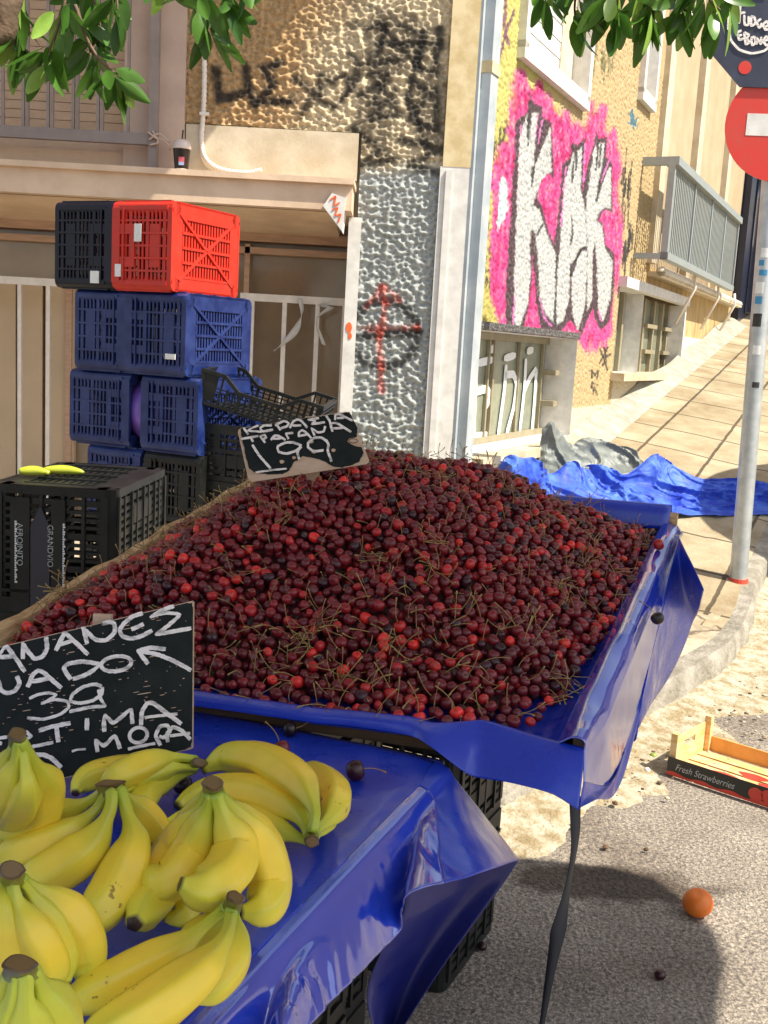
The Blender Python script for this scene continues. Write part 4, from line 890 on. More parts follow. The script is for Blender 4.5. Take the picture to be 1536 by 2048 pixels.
# black crates right of the stack and the tilted black tray on them
pz = on_y(520, 852, 4.3); bx_ = on_y(508, 900, 4.34)
hh = .29; top = pz[2]; k = 0
base = np.array((bx_[0] + .02, 4.46, 0)); gz2 = float(g_side(base[0], base[1])); nst = 4; hh = (top - gz2) / nst
for k in range(nst):
    crate('black', M['c_black'], (L_, .33, hh - .002), 'harvest_crate', ['lowest black crate of the column behind the cherry sign', 'second black crate from the ground behind the cherry sign', 'third black crate from the ground behind the cherry sign', 'black crate just under the tilted black tray'][k], (base[0], base[1], gz2 + k * hh + .001), np.stack([ey, -ex, UP], 1), 'black crates behind the cherry sign')
def tray_body():
    L, W = .52, .34; mb = MB(); hi, lo_ = .135, .085
    for sy in (-1, 1):
        y = sy * (W / 2 - .006)
        prof = [(-L / 2, 0), (L / 2, 0), (L / 2, hi), (L / 2 - .10, hi), (L / 2 - .17, lo_), (-L / 2 + .17, lo_), (-L / 2 + .10, hi), (-L / 2, hi)]
        top = [(-L / 2, hi), (-L / 2 + .10, hi), (-L / 2 + .17, lo_), (L / 2 - .17, lo_), (L / 2 - .10, hi), (L / 2, hi)]
        for (a, b), (c, d) in zip(top[:-1], top[1:]): mb.bar((a, y, b), (c, y, d), .018, .014)
        mb.bar((-L / 2, y, .006), (L / 2, y, .006), .014, .012); 
        for z in (.028, .046, .064, .078): mb.bar((-L / 2, y, z), (L / 2, y, z), .006, .004)
        for i in range(19): x = -L / 2 + .012 + i * (L - .024) / 18; mb.bar((x, y, 0), (x, y, hi if abs(x) > L / 2 - .10 else lo_), .007 if i % 6 else .014, .007 if i % 6 else .014, up=(0, 1, 0))
        for s in (-1, 1): mb.b2((s * (L / 2 - .004), y - .004, .02), (s * (L / 2 - .075), y + .004, hi - .005))
    for sx in (-1, 1):
        x = sx * (L / 2 - .006)
        for z in (.006, .03, .055, .08, .105): mb.bar((x, -W / 2, z), (x, W / 2, z), .010, .007)
        mb.bar((x, -W / 2, hi - .006), (x, W / 2, hi - .006), .016, .016)
        for i in range(11): y = -W / 2 + .01 + i * (W - .02) / 10; mb.bar((x, y, 0), (x, y, hi - .005), .008, .008, up=(1, 0, 0))
    for i in range(24): x = -L / 2 + .01 + i * (L - .02) / 23; mb.bar((x, -W / 2, .005), (x, W / 2, .005), .008, .008)
    for i in range(5): y = -W / 2 + .02 + i * (W - .04) / 4; mb.bar((-L / 2, y, .002), (L / 2, y, .002), .008, .008)
    return mb
pA = on_y(390, 803, 4.28); pB = on_y(600, 868, 4.28); dx = (pB - pA); dx[1] = -.04; dx /= np.linalg.norm(dx)
dy = np.array((.16, 1., .04)); dy -= dx * (dy @ dx); dy /= np.linalg.norm(dy); dz = np.cross(dx, dy)
ctr = pA + dx * .255 + dy * .17
tr = thing('shallow_tray', 'shallow black lattice tray lying tilted on the black crates', 'crate', ctr, np.stack([dx, dy, dz], 1))
tray_body().build('tray_body', M['c_black'], tr); MB().box((.225, -.178, .06), (.035, .003, .045)).build('paper_label', M['sticker'], tr)
# front-left black crate with printed lettering, on two more
z1 = 1.45 - (967 - 654) / 2090 * 2.62
YB = 2.58; pc = on_y(232, 982, YB)            # near right top corner
zc_ = pc[2]; Lb, Wb, Hb = .325, .50, .33
ab = math.radians(12); bx1 = np.array([math.cos(ab), -math.sin(ab) * .2, 0]); bx1 /= np.linalg.norm(bx1); by1 = np.array([-bx1[1], bx1[0], 0])
c0 = np.array((pc[0], YB, 0)) - bx1 * Lb / 2 + by1 * Wb / 2
gz3 = float(g_side(c0[0], c0[1]))
nb = 3; 
Hs = (zc_ - Hb - gz3) / 2
for k, (zz, h_, lb) in enumerate(((zc_ - Hb, Hb - .001, 'black lattice crate with white vertical lettering, carrying two green peppers'), (gz3 + Hs, Hs - .001, 'black crate directly below the lettered black crate'), (gz3, Hs - .001, 'black crate on the pavement below the lettered crate'))):
    rt = thing('harvest_crate', lb, 'crate', (c0[0], c0[1], zz + .001), np.stack([bx1, by1, UP], 1), 'black crates left of the cherry tray')
    mbx = crate_parts(Lb, Wb, h_, True, False)
    if k == 0:
        # lid side up: the crate stands upside down, so it shows a slatted top
        mbx.v = [(a, b, h_ - c) for a, b, c in mbx.v]; mbx.f = [f[::-1] for f in mbx.f]
        y = -Wb / 2
        mbx.b2((-.105, y - .006, .01), (-.055, y + .002, h_ - .03)); mbx.b2((.0, y - .006, .01), (.035, y + .002, h_ - .03))
    mbx.build('crate_body', M['c_black'], rt)
    if k == 0:
        mbp = MB(); mbp.prism([(-.052, y - .007, .0), (-.003, y - .007, .0), (-.003, y - .007, h_ - .10), (-.027, y - .007, h_ - .05), (-.052, y - .007, h_ - .10)], (0, -1, 0), .006); mbp.build('handle_recess', M['navy'], rt)
        for txt, x, sz in (('AFROINITO', -.066, .021), ('GRANDVIO', .012, .021)):
            V, Fc = text_mesh(txt, sz); V2 = np.stack([x - V[:, 1] * 0 + (-V[:, 1]) , np.full(len(V), y - .0075), h_ - .095 - V[:, 0]], 1); V2[:, 0] = x + V[:, 1] * 1.0 - .02
            MB().add(V2, Fc).build('lettering', M['whitespray'], rt)
        for x in (-.092, .031):
            mbp = MB()
            for i in range(26): mbp.b2((x, y - .0085, h_ - .095 - i * .0062), (x + .0045 + .002 * math.sin(i * 2.3), y - .0065, h_ - .0905 - i * .0062))
            mbp.build('small_print', M['whitespray'], rt)
# two green peppers on top
M['pepper'] = mat('pale_green_pepper', (.42, .48, .035), .3, vscale=14, col2=(.50, .52, .06))
for i, (a, b, sc_, lb) in enumerate((((38, 957), (98, 956), .0135, 'short pale green pepper on the lettered black crate'), ((88, 950), (168, 962), .013, 'longer pale green pepper with a pointed tip on the lettered black crate'))):
    zp = zc_ + .014; A = on_z(*a, zp); B = on_z(*b, zp); A[1] = B[1] = YB + .16 + .05 * i; A = on_y(*a, A[1]); B = on_y(*b, B[1]); A[2] = B[2] = zp
    P = cat(np.array([A, (A + B) / 2 + np.array((0, .008, .002)), B]), 14); t_ = np.linspace(0, 1, 14)
    r = sc_ * (np.clip(np.sin(math.pi * np.clip(t_ * .85 + .12, 0, 1)), 0, 1) ** .6); r[-1] = .002 if i else .006
    mbp = MB(); mbp.tube(P, np.maximum(r, .002), 12); rt = mbp.build('pepper', M['pepper'], origin=(A + B) / 2, smooth=True); tag(rt, lb, 'pepper', 'green peppers')

# ------------------------------------------------------------------ coffee cup, rag and strip on the facade
pcp = on_y(362, 341, 5.79); zc0 = zl + .019
CUP = thing('coffee_cup', 'clear iced coffee cup with domed lid and dark straw on the ledge', 'cup', (pcp[0], 5.80, zc0))
kx = 5.8 / F
M['coffee'] = mat('iced_coffee', (.018, .010, .007), .15)
M['clearplastic'] = mat('cloudy_clear_plastic', (.62, .52, .46), .15, spec=.6)
MB().tube([(0, 0, .012), (0, 0, .115)], [.036, .047], 20).build('cup_body', M['coffee'], CUP, smooth=False, auto=40)
MB().tube([(0, 0, 0), (0, 0, .013)], [.037, .0375], 20).build('cup_base', M['whitemetal'], CUP)
q = [(0, 0, .115), (0, 0, .125), (0, 0, .145), (0, 0, .160), (0, 0, .168)]; MB().tube(q, [.050, .050, .046, .034, .018], 20).build('dome_lid', M['clearplastic'], CUP, smooth=True)
MB().tube([(0, 0, .165), (.004, 0, .215)], .0045, 8).build('straw', M['black_print'], CUP)
mb = MB(); mb.box((.008, -.046, .05), (.030, .003, .040)); sk = mb.build('printed_label', mat('cup_label', (.55, .10, .12), .5), CUP)
MB().box((.008, -.0475, .036), (.026, .002, .016)).build('label_band', mat('cup_label_blue', (.25, .40, .62), .5), sk)
mb = MB(); 
for st, r in ((((296, 264), (312, 276), (330, 282), (342, 300)), .010), (((298, 280), (318, 268), (338, 284)), .009), (((305, 262), (316, 284), (300, 290)), .008)): mb.tube(cat(np.array([on_y(a, b, 5.845) for a, b in st]), 14), r, 6, flat=.6)
rg = mb.build('knotted_rag', M['plaster_pink'], origin=on_y(312, 276, 5.845), smooth=True); tag(rg, 'knotted strip of rag tied round the balcony post above the ledge', 'rag')
M['film'] = mat('white_plastic_film', (.72, .70, .66), .3, trans=.3)
for i, (st, lb) in enumerate(((((600, 596), (604, 625), (594, 655), (575, 680), (548, 702)), 'long white plastic strip hanging slantwise from the shop railing'), (((654, 604), (640, 612), (662, 614), (634, 640), (648, 690)), 'torn white plastic scrap tied at the right end of the shop railing'))):
    P = cat(np.array([on_y(a, b, 6.262) for a, b in st]), 24); wv = .012 + .010 * np.sin(np.linspace(0, 3, 24)); tw = np.linspace(0, 5, 24) + i
    A = P + np.stack([np.cos(tw) * wv, -.004 + .008 * np.sin(tw), np.sin(tw * .7) * wv * .3], 1); B = P - np.stack([np.cos(tw) * wv, .004 + .008 * np.sin(tw), np.sin(tw * .7) * wv * .3], 1)
    o = MB().sheet(np.stack([A, B], 1), .001).build('plastic_strip', M['film'], origin=P[0], smooth=True); tag(o, lb, 'plastic strip')

# ------------------------------------------------------------------ road sign on its pole
pb_ = np.array(on_z(1475, 1168, .245)); gzp = float(g_side(pb_[0], pb_[1])); pb_ = on_z(1476, 1168, gzp); YP = pb_[1]
ptp = on_y(1553, 230, YP); dirp = (ptp - pb_) / (ptp[2] - pb_[2])
SG_ = thing('road_sign', 'galvanised sign pole with a red no-entry disc and a dark octagon plate', 'road sign', pb_)
top = pb_ + dirp * 3.4
mb = MB(); mb.tube([pb_ - np.array((0, 0, .05)), top], .048, 20); PL = mb.build('pole', M['galv'], SG_, origin=pb_, smooth=True, auto=50)
sf = np.array((-.10, -1., .0)); sf /= np.linalg.norm(sf); sx_ = np.cross(UP, sf); sx_ /= np.linalg.norm(sx_); sx_ = -sx_ if sx_[0] < 0 else sx_
cs = on_y(1562, 251, YP - .06); Rr = .295 * YP / 5.9 * .98
def disc(c, r, th, nrm, n=48): 
    return [c + (sx_ * math.cos(t) + UP * math.sin(t)) * r for t in np.linspace(0, 2 * math.pi, n + 1)[:-1]]
DS = MB().prism(disc(cs, Rr, 0, sf), sf, .012).build('no_entry_disc', M['redpaint'], SG_, origin=pb_)
bw = Rr * .62; bh = .055
cb = cs + sf * .002
MB().prism([cb - sx_ * bw - UP * bh, cb + sx_ * bw - UP * bh, cb + sx_ * bw + UP * bh, cb - sx_ * bw + UP * bh], sf, .002).build('white_bar', M['white'], DS, origin=pb_)
co_ = on_y(1533, 70, YP - .06); Ro = 93 / F * YP / math.cos(math.pi / 8)
OC = MB().prism([co_ + (sx_ * math.cos(t) + UP * math.sin(t)) * Ro for t in np.arange(8) * math.pi / 4 + math.pi / 8], sf, .010).build('octagon_plate', mat('dark_slate_sign_face', (.028, .034, .06), .45, var=.3, vscale=8), SG_, origin=pb_)
mb = MB(); zo = lambda a, b: on_pl(768 + a / 2, b / 2, co_ + sf * .0015, sf)
for st in (((1420, 95), (1425, 15), (1455, 10)), ((1420, 55), (1445, 50)), ((1440, 60), (1442, 100), (1458, 100), (1458, 65)), ((1468, 65), (1468, 105), (1485, 95), (1482, 70), (1466, 66)), ((1508, 75), (1490, 90), (1500, 112), (1512, 100), (1505, 95)), ((1520, 110), (1540, 100), (1530, 85), (1515, 100), (1525, 120), (1542, 115)),
           ((1412, 130), (1430, 122)), ((1412, 130), (1420, 160), (1438, 155)), ((1412, 145), (1432, 140)), ((1440, 130), (1446, 178), (1462, 170), (1450, 155), (1460, 140), (1440, 130)), ((1468, 150), (1472, 182), (1486, 172), (1482, 148), (1466, 152)), ((1490, 180), (1488, 150), (1508, 178), (1508, 148)), ((1518, 165), (1538, 158), (1528, 145), (1516, 165), (1528, 182), (1542, 178)),
           ((1400, 60), (1380, 110), (1385, 160), (1420, 200), (1470, 215), (1520, 205), (1560, 170)), ((1395, 50), (1430, 5), (1470, -15), (1530, -10)), ((1380, 50), (1375, 120))):
    ribbon(mb, [zo(*q) for q in st], sf, .012, lift=.002)
mb.build('white_scrawl', M['chalk'], OC, origin=pb_)
cst = on_pl(1490, 135, co_ + sf * .002, sf); MB().prism(disc(cst, .033, 0, sf, 24), sf, .002).build('round_sticker', M['redpaint'], OC, origin=pb_)
mb = MB()
for (px, py, a, b, mi) in ((1530, 505, .04, .05, 0), (1527, 545, .045, .03, 1), (1520, 575, .05, .06, 0), (1518, 600, .04, .04, 1), (1515, 640, .05, .07, 2), (1514, 700, .045, .05, 0), (1512, 770, .04, .03, 2), (1524, 525, .03, .03, 1)):
    p = on_y(px, py, YP - .051); yy_ = np.linspace(-.8, .8, 6)
    cz_ = pb_ + dirp * (p[2] - pb_[2])
    off = np.clip((p[0] - cz_[0]) / .049, -.6, .6); a0 = math.asin(off)
    Gp = np.array([[cz_ + np.array((math.sin(a0 + q * a / .049 * .6) * .0495, -math.cos(a0 + q * a / .049 * .6) * .0495, dz_ * b)) for q in yy_] for dz_ in (-.5, .5)])
    mb.grid(Gp, mi=mi)
mb.build('sticker', [M['sticker'], mat('blue_sticker', (.05, .25, .45), .5), M['black_spray']], PL, origin=pb_)
mb = MB(); mb.tube([pb_ + np.array((0, 0, .0)), pb_ + np.array((0, 0, .035))], [.056, .052], 20); mb.build('red_foot_ring', mat('red_foot_paint', (.55, .06, .03), .7, var=.3, vscale=50), PL, origin=pb_)

# ------------------------------------------------------------------ tarpaulins on the pavement
def heap(name, m, cols, label, seed, nu=110, nv=260, amp=.02, hi=1., sm=True):
    """cols: (px, distance of the front foot, depth, [height profile]) -> a crumpled sheet lying on the pavement"""
    rows = []
    for (px, y0, dep, hs) in cols:
        p = on_y(px, 1000, y0); k = len(hs); r = []
        for j, h_ in enumerate(hs):
            f = j / (k - 1); x = p[0] + dep * f * .25; y = p[1] + dep * f; r.append((x, y, float(g_side(x, y)) + h_))
        rows.append(r)
    Gq = surf(np.array(rows), nv, nu); q = Gq * np.array((1, 1, 1.3))
    wv = q * np.array((.8, 2.0, 1.2)) + .35 * np.stack([fbm(q * 1.5, seed + 30 + a, 2) for a in range(3)], -1)
    cr_ = lambda sc, sd, pw: (1 - np.abs(vnoise(wv * sc, sd))) ** pw
    rid = 1.5 * cr_(1.7, seed + 7, 7) + .9 * cr_(3.6, seed + 8, 9) + .5 * hi * cr_(7.5, seed + 9, 9) + .22 * hi * cr_(15, seed + 10, 6) - .9
    n1 = np.stack([fbm(q * 3.2, seed + a, 3) for a in range(3)], -1)
    Gq = Gq + n1 * amp * .4; Gq[..., 2] += rid * amp; Gq[..., 1] -= rid * amp * 1.6
    Gq[..., 2] = np.maximum(Gq[..., 2], g_side(Gq[..., 0], Gq[..., 1]) + .012 + .01 * (rid + 1))
    o = MB().sheet(Gq, .003).build(name, m, origin=Gq[nv // 2, 0], smooth=sm); tag(o, label, 'tarpaulin'); return o
heap('tarpaulin', M['tarp'], [(940, 6.2, .5, (.01, .22, .36, .15, .01)), (985, 6.2, .5, (.01, .26, .38, .2, .01)), (1050, 6.3, .6, (.01, .24, .36, .14, .01)), (1090, 6.6, .6, (.01, .10, .18, .10, .01)), (1130, 6.65, .7, (.01, .08, .24, .12, .02)), (1180, 6.7, .8, (.01, .06, .10, .14, .02)), (1240, 6.7, .8, (.01, .05, .08, .08, .02)), (1300, 6.75, .8, (.01, .10, .10, .24, .02)), (1350, 6.8, .8, (.01, .05, .08, .16, .02)), (1420, 6.85, .8, (.01, .04, .07, .08, .02)), (1480, 6.9, .8, (.01, .05, .05, .07, .02)), (1560, 7., .7, (.01, .05, .05, .06, .02)), (1680, 7., .7, (.01, .10, .10, .17, .02))], 'bright blue tarpaulin crumpled along the pavement behind the sign pole', 5, amp=.026)
heap('tarpaulin', M['tarp_grey'], [(1070, 7.0, .25, (.05, .2, .42, .2, .01)), (1092, 7.0, .3, (.05, .28, .46, .2, .01)), (1130, 7.05, .4, (.05, .20, .30, .2, .01)), (1165, 7.1, .5, (.05, .20, .34, .2, .01)), (1215, 7.2, .5, (.05, .14, .26, .12, .01)), (1262, 7.3, .4, (.05, .12, .20, .10, .01)), (1290, 7.4, .3, (.03, .05, .07, .04, .01))], 'grey tarpaulin heaped by the wall behind the blue one', 19, nu=70, nv=120, amp=.028, hi=.7)

# ------------------------------------------------------------------ wooden strawberry crate and loose fruit on the road
a0 = on_z(1335, 1548, float(g_road(1.06, 3.54))); e1 = np.array((.755, -.656, 0)); e2 = np.array((.656, .755, 0))
SC = thing('fruit_crate', 'empty wooden crate printed with strawberries lying by the gutter', 'crate', a0 + np.array((0, 0, .004)), np.stack([e1, e2, UP], 1))
Ls, Ws = .50, .30
mb = MB()
for i in range(4): y0_ = .012 + i * .072; mb.b2((.005, y0_, .008), (Ls - .005, y0_ + .058, .013))
mb.build('floor_slat', M['crate_wood'], SC)
for (x, y) in ((.012, .012), (.012, Ws - .012), (Ls - .012, .012), (Ls - .012, Ws - .012)): MB().b2((x - .012, y - .012, .0), (x + .012, y + .012, .148)).build('corner_post', M['crate_wood'], SC)
MB().b2((.024, -.006, 0), (Ls - .024, .0, .062)).build('side_panel', M['crate_wood'], SC)
fp = MB().b2((.0, -.0095, .0), (Ls, -.0065, .065)).build('printed_strip', M['black_print'], SC)
V, Fc = text_mesh('Fresh Strawberries', .034, .35); V2 = np.stack([.03 + V[:, 0] * .82, np.full(len(V), -.0105), .024 + V[:, 1]], 1); MB().add(V2, Fc).build('lettering', M['sticker'], fp)
mb = MB(); 
edge = [(x, -.0107, .012 + .004 * math.sin(x * 60)) for x in np.linspace(0, Ls, 40)]; mb.prism([(0, -.0107, .0)] + [(x, y, z) for x, y, z in edge] [0:0] + [(Ls, -.0107, .0)] + edge[::-1], (0, -1, 0), .001)
for (cx, cz2, rr) in ((.32, .03, .026), (.36, .036, .024), (.40, .03, .026), (.44, .034, .022), (.47, .03, .024)): mb.prism([(cx + math.cos(t) * rr * (1 - .25 * (math.sin(t) < 0) * abs(math.sin(t))), -.0112, cz2 + math.sin(t) * rr * .95) for t in np.linspace(0, 6.28, 19)[:-1]], (0, -1, 0), .0012)
mb.build('printed_berries', M['redpaint'], fp)
mb = MB(); hz0, hz1, hy0, hy1 = .075, .098, .10, .19
mb.b2((0, .024, .012), (.006, Ws - .024, hz0)); mb.b2((0, .024, hz1), (.006, Ws - .024, .125)); mb.b2((0, .024, hz0), (.006, hy0, hz1)); mb.b2((0, hy1, hz0), (.006, Ws - .024, hz1)); mb.build('end_panel', M['crate_wood'], SC)
MB().b2((Ls - .006, .024, .012), (Ls, Ws - .024, .125)).build('end_panel', M['crate_wood'], SC)
MB().b2((.024, Ws - .006, .012), (Ls - .024, Ws, .07)).build('side_panel', mat('orange_lit_veneer', (.66, .33, .09), .7, var=.15, vscale=10), SC)  # orange light on the back panel is put into its base colour
for x, y in ((.16, .10), (.24, .17), (.33, .12)):
    MB().prism([(x + math.cos(t) * .05 * (1 + .3 * math.sin(3 * t)), y + math.sin(t) * .03, .0142) for t in np.linspace(0, 6.28, 15)[:-1]], UP, .001).build('printed_leaf', M['redpaint'], SC)
def ball(r, n=14, sq=(1, 1, 1), dim=0., lump=0., seed=3):
    th = np.linspace(0, math.pi, n); ph = np.linspace(0, 2 * math.pi, 2 * n + 1); rr = 1 - dim * np.exp(-(th / .35) ** 2) - dim * .4 * np.exp(-((math.pi - th) / .3) ** 2)
    Gp = np.stack([(rr * np.sin(th))[:, None] * np.cos(ph), (rr * np.sin(th))[:, None] * np.sin(ph), (rr * np.cos(th))[:, None] * np.ones(2 * n + 1)], -1) * r * np.array(sq)
    Gp[0] = Gp[0].mean(0); Gp[-1] = Gp[-1].mean(0)
    if lump: Gp *= 1 + lump * fbm(Gp / r * 1.3, seed)[..., None]; Gp[:, -1] = Gp[:, 0]
    return Gp
po = on_z(1395, 1826, .0); gz4 = float(g_road(po[0], po[1])); po = on_z(1395, 1826, gz4)
M['orange'] = mat('orange_peel', (.80, .20, .018), .42, vscale=5, col2=(.74, .15, .012), bump=.35, bscale=420, bdist=.002)
og = MB().grid(ball(.0395, 24, (1.03, 1, .92), .12, .02) + np.array((po[0], po[1], gz4 + .036))).build('orange_fruit', M['orange'], origin=(po[0], po[1], gz4), smooth=True); og.rotation_euler = (math.radians(10), math.radians(-14), .4); tag(og, 'whole orange lying on the road at the edge of the shade', 'orange')
for (px, py, r, c, nm, lb, ct) in ((1306, 1518, .014, (.22, .30, .05), 'green_plum', 'small green fruit left of the strawberry crate', 'fruit'), (1294, 1545, .011, (.7, .68, .6), 'pebble', 'small white pebble beside the strawberry crate shadow', 'pebble'), (1319, 1958, .0135, (.035, .006, .008), 'cherry', 'dark dropped cherry on the shaded road below the orange', 'cherry'), (964, 1900, .012, (.02, .006, .008), 'cherry', 'dark dropped cherry beside the crate under the stall', 'cherry')):
    p = on_z(px, py, 0.); g = float(g_road(p[0], p[1])); p = on_z(px, py, g)
    o = MB().grid(ball(r, 12, (1, 1, .9), .1) + np.array((p[0], p[1], g + r * .85))).build(nm, mat(nm + '_skin', c, .3), origin=(p[0], p[1], g), smooth=True); tag(o, lb, ct)
# litter: pebbles, leaves and crumbs along the gutter (nobody could count them)
mb = MB()
for i in range(420):
    t_ = RNG.uniform(.1, .9); k = kr2[int(25 + t_ * 66)]; ii = inn[int(25 + t_ * 66)]; d = (ii - k) / np.linalg.norm(ii - k); q = -abs(RNG.normal(.16, .16)); x, y = k + d * q + RNG.normal(0, .04, 2)
    r = RNG.uniform(.003, .011); z = float(g_road(x, y)) + .012; c = RNG.choice(3)
    Gp = ball(r, 5, (1, RNG.uniform(.6, 1), RNG.uniform(.4, .8)), 0, .3, i) + np.array((x, y, z + r * .3)); mb.grid(Gp, mi=int(c))
o = mb.build('gutter_litter', [M['dirt'], M['concrete'], M['wood_dark']]); tag(o, kind='stuff')
# ------------------------------------------------------------------ stall canopy (above the frame) that shades the fruit
HC = 2.55
cx = [np.array((2.78, 2.16, HC)), np.array((2.26, .06, HC + .03)), np.array((-2.6, .06, HC + .03)), np.array((-2.3, 2.14, HC))]
CN = thing('stall_canopy', 'pale market awning on slim poles above the fruit stall, out of the frame', 'awning', (0, 0, 0))
M['awning'] = mat('pale_awning_cloth', (.62, .60, .56), .8, var=.06, vscale=4, trans=.12)
Gq = np.array([[cx[3] + (cx[0] - cx[3]) * u for u in np.linspace(0, 1, 12)], [cx[2] + (cx[1] - cx[2]) * u for u in np.linspace(0, 1, 12)]])
Gq = np.stack([cat(Gq[:, j], 16) for j in range(12)], 1); Gq[..., 2] += .02 * np.sin(np.arange(12) * 1.2)[None, :]
tj = (np.arange(12) / 11)[None, :]; ti = np.arange(16)[:, None]; Gq[..., 0] -= .34 * tj ** 3 * np.exp(-ti / 1.3) + .025 * tj ** 3 * np.sin(ti * 1.3); Gq[..., 1] -= .12 * tj ** 6 * np.exp(-ti / .8)
MB().sheet(Gq, .003).build('awning_cloth', M['awning'], CN, smooth=True)
for c in (cx[1] + np.array((-.35, 0, 0)), cx[2], np.array((-2.5, .6, HC + .05))): MB().tube([(c[0], c[1], -.05), (c[0], c[1], c[2] - .004)], .016, 10).build('pole', M['galv'], CN)
cb_ = [cx[0] + np.array((-.75, -.45, .0)), cx[1] + np.array((-.35, .0, 0)), cx[2], cx[3] + np.array((0, -.45, 0))]
for a, b in ((0, 1), (1, 2), (2, 3), (3, 0)): MB().tube([cb_[a] - UP * .02, cb_[b] - UP * .02], .014, 8).build('top_bar', M['galv'], CN)

# ------------------------------------------------------------------ cherry tray
T = .92
TA = on_z(1165, 1500, .95); TB = on_z(1352, 1058, 1.10); TC = on_z(390, 1390, .95)
ev = TB - TA; VL = np.linalg.norm(ev); ev /= VL; eu = TC - TA; eu[2] = 0; eu /= np.linalg.norm(eu); en = np.cross(ev, eu); en /= np.linalg.norm(en)
en = en if en[2] > 0 else -en
def tp(u, v, h=0.): return TA + eu * u + ev * v + en * h
def t_uv(P):
    q = P - TA; A_ = np.array([[eu @ eu, eu @ ev], [eu @ ev, ev @ ev]]); return np.linalg.solve(A_, np.array([q @ eu, q @ ev]))
ub = [t_uv(on_pl(a, b, TA + en * .04, en)) for a, b in ((0, 1240), (210, 1118), (425, 996))]
UW = .93
TRAY = thing('cherry_tray', 'sloping wooden display tray with a rough pale side board, heaped with cherries', 'tray', TA)
def tpart(mb, n, m, par=None, **k): return mb.build(n, m, par or TRAY, origin=TA, **k)
def slab(mb, u0, u1, v0, v1, h0, h1):
    V = [tp(u, v, h) for h in (h0, h1) for u, v in ((u0, v0), (u1, v0), (u1, v1), (u0, v1))]
    return mb.add(V, [(0, 1, 2, 3), (4, 7, 6, 5), (0, 4, 5, 1), (1, 5, 6, 2), (2, 6, 7, 3), (3, 7, 4, 0)])
tpart(slab(MB(), .0, UW, .03, VL, -.035, -.022), 'tray_floor', M['wood_dark'])
tpart(slab(MB(), .07, UW, .014, .030, -.04, -.012), 'front_board', M['wood_dark'])
tpart(slab(MB(), .0, UW + .03, VL, VL + .02, -.035, .03), 'back_board', M['wood'])
tpart(slab(MB(), .0, .018, .03, VL, -.035, .0), 'side_board', M['wood'])
# rough left board following the line seen in the picture
Gq = []
for k in range(40):
    f = k / 39; v = -.05 + (VL + .06) * f; ul = np.interp(v, [q[1] for q in ub], [q[0] for q in ub]) if False else ub[0][0] + (ub[2][0] - ub[0][0]) * (v - ub[0][1]) / (ub[2][1] - ub[0][1])
    wob = .004 * math.sin(f * 23) + .003 * math.sin(f * 51 + 1); ring = [(0, -.04), (0, .018 + wob), (.003, .025 + wob), (.018, .027 + wob * .6), (.024, .020), (.024, -.04)]
    Gq.append([tp(ul + a - .004, v, h) for a, h in ring])
Gq = np.array(Gq); Gq[:, 1:5] += .0022 * np.stack([fbm(Gq[:, 1:5] * 60, 51 + a) for a in range(3)], -1)
tpart(MB().grid(Gq), 'side_board', M['wood'], smooth=True, auto=40)
# cover of blue pvc: lining, padded right rim, side drape, front lip
COV = thing('tray_cover', 'glossy blue plastic sheet lining the cherry tray and hanging over its front and right side', 'plastic sheet', TA)
def cpart(mb, n, m, par=None, **k): return mb.build(n, m, par or COV, origin=TA, **k)
Gq = np.array([[tp(u, v, h) for u, h in ((.93, -.016), (.7, -.019), (.4, -.019), (.12, -.019), (.060, -.017), (.040, -.006), (.030, .006))] for v in np.linspace(.005, VL - .002, 14)])
Gq = surf(Gq, 60, 60); Gq += .004 * fbm(Gq * 11, 61)[..., None] * en
cpart(MB().sheet(Gq, .0012), 'lining', M['pvc'], smooth=True)
EO = np.cross(ev, en); EO = EO if EO @ EX > 0 else -EO   # outward to the right of the tray
VH = np.array([ev[0], ev[1], 0]); VH /= np.linalg.norm(VH); OH = np.array([VH[1], -VH[0], 0.])
ts = [1.0, .8, .6, .45, .35, .2, .1, 0.]
cre = [(1357, 1072), (1338, 1150), (1318, 1240), (1300, 1320), (1285, 1385), (1252, 1490), (1222, 1565), (1172, 1590)]
bot = [(1404, 1180), (1386, 1248), (1331, 1372), (1282, 1440), (1262, 1500), (1226, 1588), (1192, 1600), (1158, 1630)]
rows = []
for t_, c_, b_ in zip(ts, cre, bot):
    v = t_ * VL; r0 = tp(.030, v, .008); r1 = tp(.014, v, .017); r2 = tp(-.004, v, .013); r3 = tp(-.014, v, -.006)
    cpt = on_pl(*c_, tp(-.022, 0), OH); bpt = on_pl(*b_, tp(-.026 - .17 * max(0, t_ - .62), 0), OH)
    rows.append([r0, r1, r2, r3, cpt, bpt])
lipR0 = on_pl(1168, 1503, tp(0, 0, .004), en); lipR1 = on_y(1156, 1620, lipR0[1] - .047)
rows[-1] = [tp(.030, -.004, .008), tp(.014, -.006, .017), tp(.0, -.006, .014), lipR0, lipR0 * .5 + lipR1 * .5 + OH * .004, lipR1]
Gq = np.array(rows); Gq = np.stack([cat(Gq[:, j], 150) for j in range(6)], 1)
a1_ = cat(np.zeros((2, 1)), 2); Gq = np.stack([np.concatenate([cat(g[:4], 40)[:-1], g[3] + (g[4] - g[3]) * np.linspace(0, 1, 26)[:-1, None], g[4] + (g[5] - g[4]) * np.linspace(0, 1, 26)[:, None]]) for g in Gq])
rim = np.exp(-((np.arange(90) - 22) / 12.) ** 2)[None, :]
vv = np.linspace(0, 1, 150)[:, None]
nrm = np.cross(np.gradient(Gq, axis=0), np.gradient(Gq, axis=1)); nrm /= np.linalg.norm(nrm, axis=2)[..., None]
if (nrm.mean((0, 1)) @ OH) < 0: nrm = -nrm
